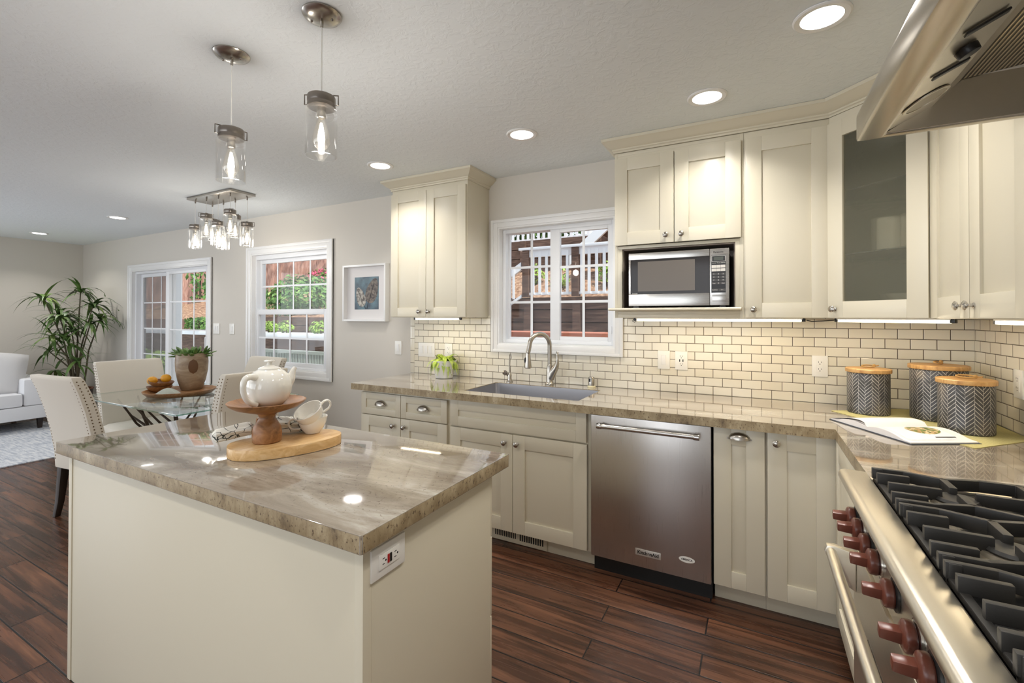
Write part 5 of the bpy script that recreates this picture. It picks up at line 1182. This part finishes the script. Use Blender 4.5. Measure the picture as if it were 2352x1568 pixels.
def wbowl(M, r): mb = MB(M); mb.lathe([(r*0.35, 0.0), (r*0.55, 0.004), (r*0.85, 0.024), (r, 0.048), (r*0.95, 0.048), (r*0.78, 0.026), (r*0.4, 0.010), (0, 0.009)], segs=32); return mb
solo('wooden_bowl', wbowl(Matrix.Translation(bw), 0.088), ACACIA, 'lower of two stacked brown wooden bowls on the tray', 'bowl', bw)
M2_ = Matrix.Translation((bw[0]+0.004, bw[1]+0.004, zt2+0.040)) @ Matrix.Rotation(-0.16, 4, Vector((0.47, -0.88, 0))); 
solo('wooden_bowl', wbowl(M2_, 0.088), ACACIA, 'upper tilted wooden bowl holding the oranges', 'bowl', (bw[0], bw[1], zt2+0.040))
for k, (dx, dy, dz, lb) in enumerate(((-0.036, -0.034, 0.092, 'orange at the left of the tilted wooden bowl'), (0.034, 0.030, 0.108, 'orange at the right of the tilted wooden bowl, nearest the pot'))):
    p_ = (bw[0]+dx, bw[1]+dy, zt2+dz); mb = MB(); mb.ball(p_, 0.036, 18, 12, (1.08, 1, 0.92)); solo('orange', mb, LEMON, lb, 'fruit', p_, group='oranges')
ck = (-4.985, -1.15, zt2); mb = MB(); rings = []
for j in range(8):
    t = j/7; r = 0.104*(1-t)**0.65+0.004; rings.append([(ck[0]+r*cos(2*pi*k/30)*(1+0.12*sin(5*2*pi*k/30+t*2)), ck[1]+r*0.8*sin(2*pi*k/30)*(1+0.10*sin(3*2*pi*k/30)), zt2+0.001+0.055*t+0.006*sin(7*2*pi*k/30)*(1-t)*t) for k in range(30)])
mb.loft(rings); solo('folded_cloth', mb, CLOTHG, 'crumpled grey-green cloth at the front of the tray', 'cloth', ck)

# ------------------------------------------------------------------ living-room corner
rgz = 0.0005
mb = MB(); mb.box(-9.3, -6.98, -4.2, -0.62, rgz, 0.011); solo('area_rug', mb, RUG, 'faded blue-grey area rug in front of the sofa', 'rug', (-8.1, -2.4, rgz), bevel=0.002)
so = thing('sofa', 'pale grey upholstered sofa at the left edge of the photo', 'sofa', (-9.15, -1.75, 0))
mb = MB(); mb.box(-9.62, -8.63, -2.85, -0.71, 0.14, 0.30); part('frame', mb, SOFAF, so, bevel=0.02)
mb = MB(); mb.box(-9.62, -8.64, -0.95, -0.70, 0.301, 0.62); part('arm', mb, SOFAF, so, bevel=0.03)
mb = MB(); mb.box(-9.62, -8.64, -2.86, -2.61, 0.301, 0.62); part('arm', mb, SOFAF, so, bevel=0.03)
mb = MB(); mb.box(-9.62, -9.38, -2.60, -0.96, 0.301, 0.80); part('backrest', mb, SOFAF, so, bevel=0.05)
for a, b in ((-1.775, -0.955), (-2.605, -1.785)): mb = MB(); mb.box(-9.375, -8.62, a, b, 0.302, 0.455); part('seat_cushion', mb, SOFAF, so, bevel=0.03)
for x, y in ((-8.70, -0.79), (-8.70, -2.77), (-9.55, -0.79), (-9.55, -2.77), (-8.70, -1.78)):
    mb = MB(); mb.loft([[(x+a*s_, y+b*s_, z) for a, b in ((-1, -1), (1, -1), (1, 1), (-1, 1))] for z, s_ in ((0.1395, 0.026), (0.0125 if y > -4 and x > -9.3 else 0.001, 0.018))]); part('leg', mb, DARKLEG, so)
def cushion(name, label, M, w, h, th):
    mb = MB(M); n = 14; 
    for side in (1, -1):
        g_ = []
        for i in range(n+1):
            row = []
            for j in range(n+1):
                u_, v_ = -1+2*i/n, -1+2*j/n; e = (1-u_**4)*(1-v_**4); row.append(mb.v((u_*w/2*(1-0.05*v_*v_), side*th/2*e**0.55, v_*h/2*(1-0.05*u_*u_))))
            g_.append(row)
        for i in range(n):
            for j in range(n): mb.f([g_[i][j], g_[i+1][j], g_[i+1][j+1], g_[i][j+1]])
    bmesh.ops.remove_doubles(mb.bm, verts=mb.bm.verts, dist=1e-4)
    return solo(name, mb, PILLOWF, label, 'pillow', M.translation)
cushion('throw_pillow', 'plump grey pillow leaning in the near corner of the sofa', Matrix.Translation((-8.99, -1.13, 0.695)) @ Matrix.Rotation(radians(66), 4, 'Z') @ Matrix.Rotation(radians(-20), 4, 'X') @ Matrix.Rotation(radians(7), 4, 'Y'), 0.58, 0.52, 0.24)
# tall palm in the corner
pl_ = (-8.96, -0.36, 0.0); pm = thing('potted_palm', 'tall slender dracaena palm in a dark planter in the far corner', 'plant', pl_)
mb = MB(Matrix.Translation(pl_)); mb.lathe([(0.125, 0.0012), (0.13, 0.006), (0.165, 0.40), (0.15, 0.40), (0.145, 0.36), (0, 0.36)], segs=36); pot = part('pot', mb, POTB, pm)
mb = MB(Matrix.Translation(pl_)); mb.lathe([(0.150, 0.4005), (0.171, 0.4005), (0.174, 0.41), (0.168, 0.418), (0.150, 0.414)], segs=36, caps=False); mb.lathe([(0.150, 0.414), (0.150, 0.4005)], segs=36, caps=False); part('rim', mb, TERRA, pot)
mb = MB(Matrix.Translation(pl_)); mb.lathe([(0.144, 0.361), (0.1, 0.372), (0, 0.376)], segs=20); part('soil', mb, SOIL, pm)
rnd = random.Random(21)
heads = [(-0.28, -0.30, 1.60, 20), (0.05, 0.02, 1.70, 18), (0.26, 0.10, 1.52, 18), (-0.12, -0.18, 1.40, 18), (0.14, -0.22, 1.36, 18), (0.40, 0.02, 1.28, 16), (-0.34, -0.05, 1.30, 16), (0.02, -0.30, 1.12, 18), (0.24, -0.18, 1.02, 14), (-0.22, -0.26, 0.92, 12), (0.32, -0.10, 0.78, 9), (-0.14, -0.20, 0.66, 9), (0.10, -0.1, 1.20, 14), (0.36, 0.16, 1.36, 14)]
for hx, hy, hz_, nl in heads:
    r0 = rnd.uniform(0.01, 0.08); a = rnd.uniform(0, 2*pi); b_ = Vector((pl_[0]+r0*cos(a), pl_[1]+r0*sin(a), 0.365)); e_ = Vector((pl_[0]+hx*0.85, min(pl_[1]+hy*0.85, -0.16), hz_))
    m_ = b_.lerp(e_, 0.5)+Vector((-hx*0.12, -hy*0.12, 0.05)); pts = [b_, b_.lerp(m_, 0.5)+Vector((rnd.uniform(-.01, .01), 0, 0)), m_, m_.lerp(e_, 0.55), e_]
    mb = MB(); mb.tube(pts, [0.012, 0.011, 0.009, 0.008, 0.006], 7); stm = part('cane', mb, CANE, pm)
    mb = MB()
    for k in range(int(nl*1.35)):
        a = 2*pi*k/nl+rnd.uniform(-.25, .25); e = rnd.uniform(0.0, 1.15); 
        mb.leaf(e_+Vector((0, 0, rnd.uniform(-0.04, 0.03))), (cos(a)*cos(e), sin(a)*cos(e), sin(e)), rnd.uniform(0.24, 0.42), rnd.uniform(0.015, 0.024), rnd.uniform(1.1, 2.3), rnd.uniform(-.2, .2), 6)
    for v in mb.bm.verts:
        if v.co.y > -0.03: v.co.y = -0.03-0.02*rnd.random()
        if v.co.x < XL+0.03: v.co.x = XL+0.03
    part('leaves', mb, LEAF, stm, normals=False)

# ------------------------------------------------------------------ ceiling lamps
def can_light(x, y, label, power=6):
    t = thing('recessed_light', label, 'light', (x, y, H), group='recessed ceiling downlights')
    M = Matrix.Translation((x, y, 0)); mb = MB(M); mb.lathe([(0.066, H-0.001), (0.090, H-0.001), (0.090, H-0.004), (0.084, H-0.008), (0.066, H-0.006)], segs=36, caps=False); mb.lathe([(0.066, H-0.006), (0.066, H-0.001)], segs=36, caps=False); part('trim_ring', mb, WHITE, t)
    mb = MB(M); mb.lathe([(0, H-0.001), (0.0655, H-0.001), (0.0655, H-0.0045), (0, H-0.0050)], segs=32); part('lens', mb, E_CAN, t)
    l = light('ceiling_area_light', 'AREA', (0, 0, 0), power, (1.0, 0.965, 0.92), shape='DISK', size=0.13); l.parent = t; l.matrix_local = Matrix.Translation((0, 0, -0.012)); l.data.spread = radians(125)
    return t
can_light(-0.745, -1.112, 'largest recessed ceiling light beside the range hood')
can_light(-1.158, -0.663, 'recessed ceiling light above the microwave cabinet')
can_light(-2.152, -0.675, 'recessed ceiling light in front of the sink window')
can_light(-3.279, -0.646, 'recessed ceiling light left of the tall wall cabinet')
can_light(-7.01, -0.69, 'recessed ceiling light in front of the patio door, second from the far corner')
can_light(-9.05, -0.71, 'smallest recessed ceiling light near the far left corner')
# unseen area lights added as fill behind and beside the camera, no fixtures
for x, y in ((-0.95, -2.35), (-0.745, -3.6), (-2.2, -3.4), (-3.6, -3.4), (-5.0, -3.0), (-7.0, -3.0), (-9.0, -3.0), (-2.2, -5.2), (-4.4, -5.2), (-7.0, -5.2)):
    l = light('ceiling_area_light', 'AREA', (x, y, H-0.012), 6, (1.0, 0.965, 0.92), shape='DISK', size=0.13); l.data.spread = radians(125)
def jar_pendant(par, x, y, ztop, zcap, k=1.0, power=5, rot=0.4, cordr=0.0022):
    # cord, metal cap with wire bail, clear jar, filament bulb
    mb = MB(); mb.tube([(x, y, ztop), (x, y, zcap+0.004)], cordr, 6); cd_ = part('cord', mb, PLASTIC, par)
    M = Matrix.Translation((x, y, zcap))
    mb = MB(M); r = 0.047*k; mb.lathe([(0, 0.010*k), (0.010*k, 0.010*k), (0.012*k, 0.002*k), (r*0.96, 0.0), (r, -0.004*k), (r, -0.022*k), (r*0.985, -0.024*k), (r*0.985, -0.028*k), (r, -0.030*k), (r, -0.040*k), (0.0, -0.0401*k)], segs=32); part('cap', mb, GUN, cd_)
    mb = MB(M @ Matrix.Rotation(rot, 4, 'Z'))
    for s_ in (-1, 1): mb.tube([(s_*r, 0, -0.030*k), (s_*(r+0.011*k), 0, -0.030*k), (s_*(r+0.011*k), 0, 0.004*k), (s_*0.012*k, 0, 0.006*k)], 0.0022*k, 6)
    part('wire_bail', mb, GUN, cd_)
    mb = MB(M); R_ = 0.0535*k; mb.lathe([(r*0.90, -0.0405*k), (R_*0.97, -0.046*k), (R_, -0.054*k), (R_, -0.212*k), (R_-0.0035*k, -0.212*k), (R_-0.0035*k, -0.056*k), (r*0.88, -0.046*k)], segs=40, caps=False); part('glass_jar', mb, JAR, cd_)
    mb = MB(M); mb.lathe([(0.015*k, -0.0405*k), (0.015*k, -0.075*k), (0.012*k, -0.078*k)], segs=16); part('socket', mb, NICKEL, cd_)
    mb = MB(M); mb.lathe([(0.012*k, -0.078*k), (0.014*k, -0.088*k), (0.022*k, -0.115*k), (0.029*k, -0.145*k), (0.029*k, -0.160*k), (0.020*k, -0.180*k), (0.006*k, -0.190*k), (0, -0.191*k)], segs=20); part('bulb', mb, BULBG, cd_)
    mb = MB(M); mb.lathe([(0, -0.092*k), (0.004*k, -0.094*k), (0.010*k, -0.125*k), (0.0125*k, -0.150*k), (0.009*k, -0.168*k), (0, -0.172*k)], segs=12); part('filament', mb, E_BULB, cd_)
    l = light('bulb_glow', 'POINT', (0, 0, 0), power, (1.0, 0.95, 0.88), shadow_soft_size=0.035*k); l.parent = par; l.matrix_local = ROOT[par.name] @ Matrix.Translation((x, y, zcap-0.235*k))
    return cd_
for x, y, zc_, lb, rot in ((-2.300, -1.945, 2.150, 'right pendant lamp with clear glass jar over the island', 0.55), (-2.826, -1.948, 2.134, 'left pendant lamp with clear glass jar over the island', 1.35)):
    t = thing('pendant_lamp', lb, 'lamp', (x, y, H), group='jar pendant lamps over the island')
    M = Matrix.Translation((x, y, 0)); mb = MB(M); mb.lathe([(0.066, H-0.0005), (0.066, H-0.004), (0.060, H-0.012), (0.040, H-0.021), (0.012, H-0.026), (0.0, H-0.026)], segs=40); cn = part('canopy', mb, NICKEL, t)
    mb = MB(M); mb.lathe([(0.006, H-0.026), (0.005, H-0.045), (0.0, H-0.046)], segs=12); part('cord_grip', mb, NICKEL, cn)
    for a in (0.4, 0.4+pi): mb = MB(M); mb.ball((0.038*cos(a), 0.038*sin(a), H-0.021), 0.005, 10, 7); part('screw', mb, GUN, cn)
    jar_pendant(t, x, y, H-0.045, zc_, 1.0, 8, rot)
ct = thing('chandelier', 'rectangular ceiling fixture with eight glass jar lamps over the dining table', 'chandelier', (-5.12, -0.69, H), kind='thing')
mb = MB(); mb.box(-5.445, -4.790, -0.800, -0.580, H-0.022, H-0.0008); part('ceiling_plate', mb, NICKEL, ct, bevel=0.002)
for i, x in enumerate((-5.410, -5.236, -5.056, -4.882)):
    for j, y in enumerate((-0.745, -0.598)):
        lowj = (i % 2 == 0) if j == 0 else (i % 2 == 1)
        mb = MB(); mb.lathe([(0.008, H-0.0225), (0.006, H-0.045), (0, H-0.046)], (x, y, 0), 10); part('cord_grip', mb, GUN, ct)
        jar_pendant(ct, x, y, H-0.044, 2.198 if lowj else 2.280, 0.98, 1.6, 0.3+0.9*i+j, 0.002)

# ------------------------------------------------------------------ outdoors
mb = MB(); mb.box(-40, 12, 0.17, 2.6, -0.5, -0.14); solo('patio', mb, CONC, kind='structure')
def hillside(name, x0, x1, y0, y1, za, zb, seed, mat=BARK, nx=40, ny=14, amp=0.07):
    r_ = random.Random(seed); mb = MB(); g_ = []
    for i in range(nx+1):
        row = []
        for j in range(ny+1): t = j/ny; row.append(mb.v((x0+(x1-x0)*i/nx, y0+(y1-y0)*t, za+(zb-za)*t+(r_.uniform(-amp, amp) if 0 < j < ny else 0))))
        g_.append(row)
    for i in range(nx):
        for j in range(ny): mb.f([g_[i][j], g_[i+1][j], g_[i+1][j+1], g_[i][j+1]])
    low = [[mb.v((x, y, -0.5)) for x in (x0, x1)] for y in (y0, y1)]
    return solo(name, mb, mat, kind='structure')
hillside('hillside', -8.2, 2.0, 3.12, 5.45, 1.62, 2.30, 1)
hillside('hill_upper', -9.0, 2.0, 5.62, 9.0, 2.95, 3.3, 2)
hillside('garden_slope', -34, -8.2, 3.75, 9.5, 1.30, 2.75, 3, nx=70)
def plankwall(name, label, x0, x1, y, z0, z1, nrow, mat, post=None, cat='wall', cap=None):
    t = thing(name, label, cat, ((x0+x1)/2, y, z0)); mb = MB(); h = (z1-z0)/nrow; r_ = random.Random(int(abs(x0*10)))
    for k in range(nrow):
        d = r_.uniform(0, 0.02); mb.box(x0, x1, y-d, y+0.05, z0+h*k+0.007, z0+h*(k+1)-0.007)
    mb.box(x0, x1, y+0.045, y+0.07, z0, z1); part('boards', mb, mat, t)
    for px in post or []:
        mb = MB(); mb.box(px-0.055, px+0.055, y-0.095, y-0.013, z0, z1-0.02); part('post', mb, mat, t)
    if cap: mb = MB(); mb.box(x0, x1, y-0.06, y+0.12, z1, z1+0.04); part('cap_board', mb, cap, t)
    return t
plankwall('retaining_wall', 'dark brown plank retaining wall below the white railing outside the sink window', -6.6, 0.5, 3.03, -0.14, 1.66, 10, DKPLANK, (-6.0, -5.0, -3.88, -3.13, -2.2, -1.0))
plankwall('retaining_wall', 'upper dark plank retaining wall below the white picket fence on the hill', -9.0, 1.5, 5.5, 2.2, 2.96, 4, DKPLANK, (-7.0, -5.2, -3.6))
mb = MB(); mb.box(-4.6, -0.8, 0.88, 0.93, 1.150, 1.232); mb.box(-4.6, -0.8, 0.93, 1.25, 1.19, 1.232)
t = thing('planter_box', 'red-brown wooden planter edge right outside the sink window', 'planter', (-2.7, 1.05, -0.14)); part('edge_board', mb, REDWOOD, t, bevel=0.004)
mb = MB(); mb.box(-4.55, -0.85, 0.95, 1.2, -0.139, 1.189); part('box', mb, REDWOOD, t)
dr_ = thing('deck_railing', 'white painted deck railing with square balusters outside the sink window', 'railing', (-3.0, 2.93, 1.66))
mb = MB(); mb.box(-3.985, -0.6, 2.86, 3.0, 2.335, 2.372); part('top_rail', mb, PAINTW, dr_, bevel=0.004)
mb = MB(); mb.box(-3.84, -0.6, 2.91, 2.95, 2.235, 2.334); part('fascia_rail', mb, PAINTW, dr_)
mb = MB(); mb.box(-3.93, -0.6, 2.91, 2.95, 1.688, 1.725); part('bottom_rail', mb, PAINTW, dr_)
for px in (-3.885, -3.13, -2.2, -1.2):
    mb = MB(); mb.box(px-0.05, px+0.05, 2.88, 2.98, 1.661, 2.334); part('post', mb, DKPLANK, dr_, bevel=0.003)
x = -3.77
while x < -0.7:
    if min(abs(x-p) for p in (-3.885, -3.13, -2.2, -1.2)) > 0.07: mb = MB(); mb.box(x-0.02, x+0.02, 2.9, 2.9095, 1.700, 2.30); part('baluster', mb, PAINTW, dr_)
    x += 0.1045
sr_ = thing('stair_railing', 'white sloping stair railing left of the deck railing', 'railing', (-4.5, 2.93, 1.3))
def slope(mb, x0, z0, x1, z1, h, y0, y1): mb.prism([(x0, z0), (x1, z1), (x1, z1+h), (x0, z0+h)], y0, y1, 'y')
mb = MB(); slope(mb, -5.1, 1.35, -3.96, 2.06, 0.11, 2.89, 2.95); part('hand_rail', mb, PAINTW, sr_)
mb = MB(); slope(mb, -5.1, 0.95, -3.95, 1.66, 0.04, 2.89, 2.93); part('bottom_rail', mb, PAINTW, sr_)
for k in range(9): x = -5.02+0.118*k; mb = MB(); mb.box(x-0.018, x+0.018, 2.8805, 2.8895, 1.0+0.617*(x+5.1), 1.36+0.617*(x+5.1)+0.1); part('baluster', mb, PAINTW, sr_)
st_ = thing('hill_stairs', 'white wooden stair stringer climbing the hill at the right of the sink window', 'stairs', (-3.0, 4.4, 1.9))
mb = MB(); slope(mb, -3.75, 2.25, -2.2, 3.55, 0.20, 4.30, 4.36); part('stringer', mb, PAINTW, st_)
for k in range(6): x = -3.6+0.22*k; mb = MB(); mb.box(x-0.12, x+0.14, 4.365, 5.1, 2.42+0.185*k, 2.455+0.185*k); part('tread', mb, DKPLANK, st_)
pf = thing('picket_fence', 'white picket fence on top of the hill outside the sink window', 'fence', (-5, 6.0, 3.0))
mb = MB(); mb.box(-9, 1, 6.0, 6.04, 3.02, 3.08); mb.box(-9, 1, 6.0, 6.04, 3.62, 3.68); part('rail', mb, PAINTW, pf)
for k in range(70): x = -8.6+0.125*k; mb = MB(); mb.box(x-0.028, x+0.028, 5.978, 5.9995, 2.99, 3.75); part('picket', mb, PAINTW, pf)
def bush(name, label, c, r, n, ls, mat, group=None, seed=0, stuffm=None, cat='shrub'):
    r_ = random.Random(seed); t = thing(name, label, cat, (c[0], c[1], c[2]-r[2]), group=group); mb = MB(); C_ = Vector(c)
    for k in range(n):
        z_ = r_.uniform(-1, 1); a = r_.uniform(0, 2*pi); q = (1-z_*z_)**0.5; rad = r_.uniform(0.55, 1.0)**0.5*(1+0.16*sin(3*a+seed)+0.12*sin(5*z_+seed)); d = Vector((q*cos(a), q*sin(a), z_)); p = C_+Vector((d.x*r[0], d.y*r[1], d.z*r[2]))*rad
        nrm = (d+Vector((r_.uniform(-.8, .8), r_.uniform(-.8, .8), r_.uniform(-.4, 1.0)))).normalized(); u_ = nrm.orthogonal().normalized(); v_ = nrm.cross(u_); an = r_.uniform(0, 6.28); u2 = u_*cos(an)+v_*sin(an); v2 = nrm.cross(u2); s_ = ls*r_.uniform(0.6, 1.3)
        mb.f([mb.v(p-u2*s_), mb.v(p+v2*s_*0.5+nrm*s_*0.12), mb.v(p+u2*s_), mb.v(p-v2*s_*0.5+nrm*s_*0.12)])
    part('foliage', mb, mat, t, smooth=0, normals=False)
    mb = MB(); 
    for k in range(4): a = k*1.6; mb.tube([(c[0]+0.05*cos(a), c[1]+0.05*sin(a), c[2]-r[2]+0.005), (c[0]+0.25*r[0]*cos(a), c[1]+0.25*r[1]*sin(a), c[2]), (c[0]+0.5*r[0]*cos(a), c[1]+0.5*r[1]*sin(a), c[2]+0.5*r[2])], [0.02, 0.014, 0.006], 6)
    part('branches', mb, CANE, t)
    return t
bush('shrub', 'big rounded green shrub outside the dining window', (-10.75, 4.5, 1.78), (0.98, 0.7, 0.62), 2600, 0.062, BUSH, seed=1)
t = bush('flower_bush', 'pink flowering bush behind the big green shrub', (-11.45, 5.85, 2.30), (0.75, 0.45, 0.40), 900, 0.055, BUSH, seed=2)
r_ = random.Random(9); mb = MB()
for k in range(260): a = r_.uniform(0, 6.28); z_ = r_.uniform(-.5, 1); q = (1-z_*z_)**.5; mb.ball((-11.45+0.78*q*cos(a), 5.85+0.47*q*sin(a), 2.30+0.42*z_), r_.uniform(.018, .036), 6, 4)
part('blossoms', mb, PINK, t)
for k, (x, lb) in enumerate(((-10.27, 'young lime-green plant at the left of three on the ledge outside the dining window'), (-9.78, 'young lime-green plant in the middle of three on the outdoor ledge'), (-8.72, 'young lime-green plant at the right of three on the outdoor ledge'))):
    bush('young_plant', lb, (x, 3.30, 1.155), (0.20, 0.16, 0.125), 260, 0.034, LIME, 'young plants on the white ledge', 20+k)
bush('shrub', 'low green shrub outside the right half of the patio door', (-13.1, 3.38, 1.19), (0.66, 0.18, 0.155), 700, 0.045, BUSH, seed=5)
bush('shrub', 'bright green shrub low outside the left half of the patio door', (-12.6, 2.0, 0.28), (0.6, 0.4, 0.40), 900, 0.06, LIME, seed=6)
bush('hanging_vine', 'loose hanging green leaves at the upper right of the patio door', (-12.5, 3.0, 2.28), (0.30, 0.2, 0.50), 85, 0.07, BUSH, seed=7, cat='vine')
for k, (x, lb) in enumerate(((-7.3, 'green bush behind the hilltop picket fence, left in the sink window'), (-5.4, 'green bush behind the hilltop picket fence, middle of the sink window'), (-3.4, 'green bush behind the hilltop picket fence, right in the sink window'))):
    bush('shrub', lb, (x, 7.0, 3.90), (1.02, 0.6, 0.85), 2200, 0.08, BUSH, 'bushes behind the picket fence', 30+k)
for k, (x, y, z) in enumerate(((-4.35, 4.2, 2.10), (-3.75, 3.9, 2.00), (-2.95, 3.9, 2.05))):
    bush('young_plant', ('young lime-green plant at the left behind the deck railing', 'young lime-green plant in the middle of the slope behind the deck railing', 'young lime-green plant at the right behind the deck railing')[k], (x, y, z), (0.16, 0.14, 0.16), 160, 0.04, LIME, 'young plants behind the deck railing', 40+k)
# left garden: ledge, walls and tall fence
mb = MB(); mb.box(-16.5, -8.05, 3.15, 3.60, 0.935, 1.030); solo('garden_ledge', mb, PAINTW, 'white ledge carrying three young plants outside the dining window', 'ledge', (-12, 3.4, 0.935), kind='thing', bevel=0.004)
plankwall('planter_wall', 'dark plank planter wall under the big green shrub', -11.7, -8.25, 3.73, -0.14, 1.36, 8, DKPLANK, (-11.5, -10.2, -9.0))
mb = MB(); mb.box(-16.5, -8.05, 3.25, 3.60, -0.139, 0.934); solo('ledge_wall', mb, DKPLANK, 'brown plank wall below the white ledge outside the dining window', 'wall', (-12, 3.4, -0.14), kind='thing')
lw = thing('low_fence', 'low white slatted fence outside the bottom of the dining window', 'fence', (-8.2, 2.2, -0.14))
mb = MB(); mb.box(-10.5, -5.2, 2.18, 2.24, 0.735, 0.790); part('top_rail', mb, OLDW, lw)
for k in range(74): x = -10.4+0.07*k; mb = MB(); mb.box(x-0.022, x+0.022, 2.19, 2.205, -0.139, 0.734); part('picket', mb, OLDW, lw)
tf = thing('board_fence', 'tall reddish vertical board fence at the back of the garden', 'fence', (-17, 8, 1.2))
A, B = Vector((-27.0, 3.0)), Vector((-8.8, 9.4)); u = (B-A).normalized(); n = Vector((u.y, -u.x)); Lf = (B-A).length; r_ = random.Random(8); mb = MB(frame((A.x, A.y, 0), (u.x, u.y, 0), (n.x, n.y, 0)))
k = 0.0
while k < Lf: w_ = 0.14; mb.box(k, k+w_-0.008, r_.uniform(0, 0.012), 0.03, -0.3, 4.4+r_.uniform(-.02, .02)); k += w_
part('boards', mb, FENCEW, tf)
mb = MB(frame((A.x, A.y, 0), (u.x, u.y, 0), (n.x, n.y, 0)))
for z in (1.9, 3.4, 4.2): mb.box(0, Lf, -0.04, -0.001, z, z+0.09)
part('rail', mb, DKPLANK, tf)
# trees whose shade dapples the fence
for k, (x, y, lb) in enumerate(((-20.4, 4.4, 'leafy tree crown leaning over the board fence, left'), (-15.0, 6.2, 'leafy tree crown leaning over the board fence, right'))):
    t = bush('tree', lb, (x+2.6, y+0.5, 6.2), (2.5, 1.5, 1.3), 150, 0.26, BUSH, 'trees over the garden fence', 50+k, cat='tree')
    mb = MB(); mb.tube([(x+2.4, y+2.9, -0.45), (x+2.4, y+2.8, 3.0), (x+2.5, y+2.2, 5.0), (x+2.6, y+0.5, 6.2)], [0.16, 0.13, 0.10, 0.04], 10); part('trunk', mb, CANE, t)
mb = MB(); mb.box(-9.24, -9.12, 0.86, 0.98, -0.139, 2.9); solo('porch_post', mb, PAINTW, 'white porch post just outside the patio door', 'post', (-9.19, 0.91, -0.139), kind='thing', bevel=0.006)

mb = MB(); mb.box(-10.2, -5.95, 0.16, 1.05, 2.52, 2.62); solo('added_shade_eave', mb, PAINTW, kind='structure')  # unseen slab added to keep the sun off the porch post
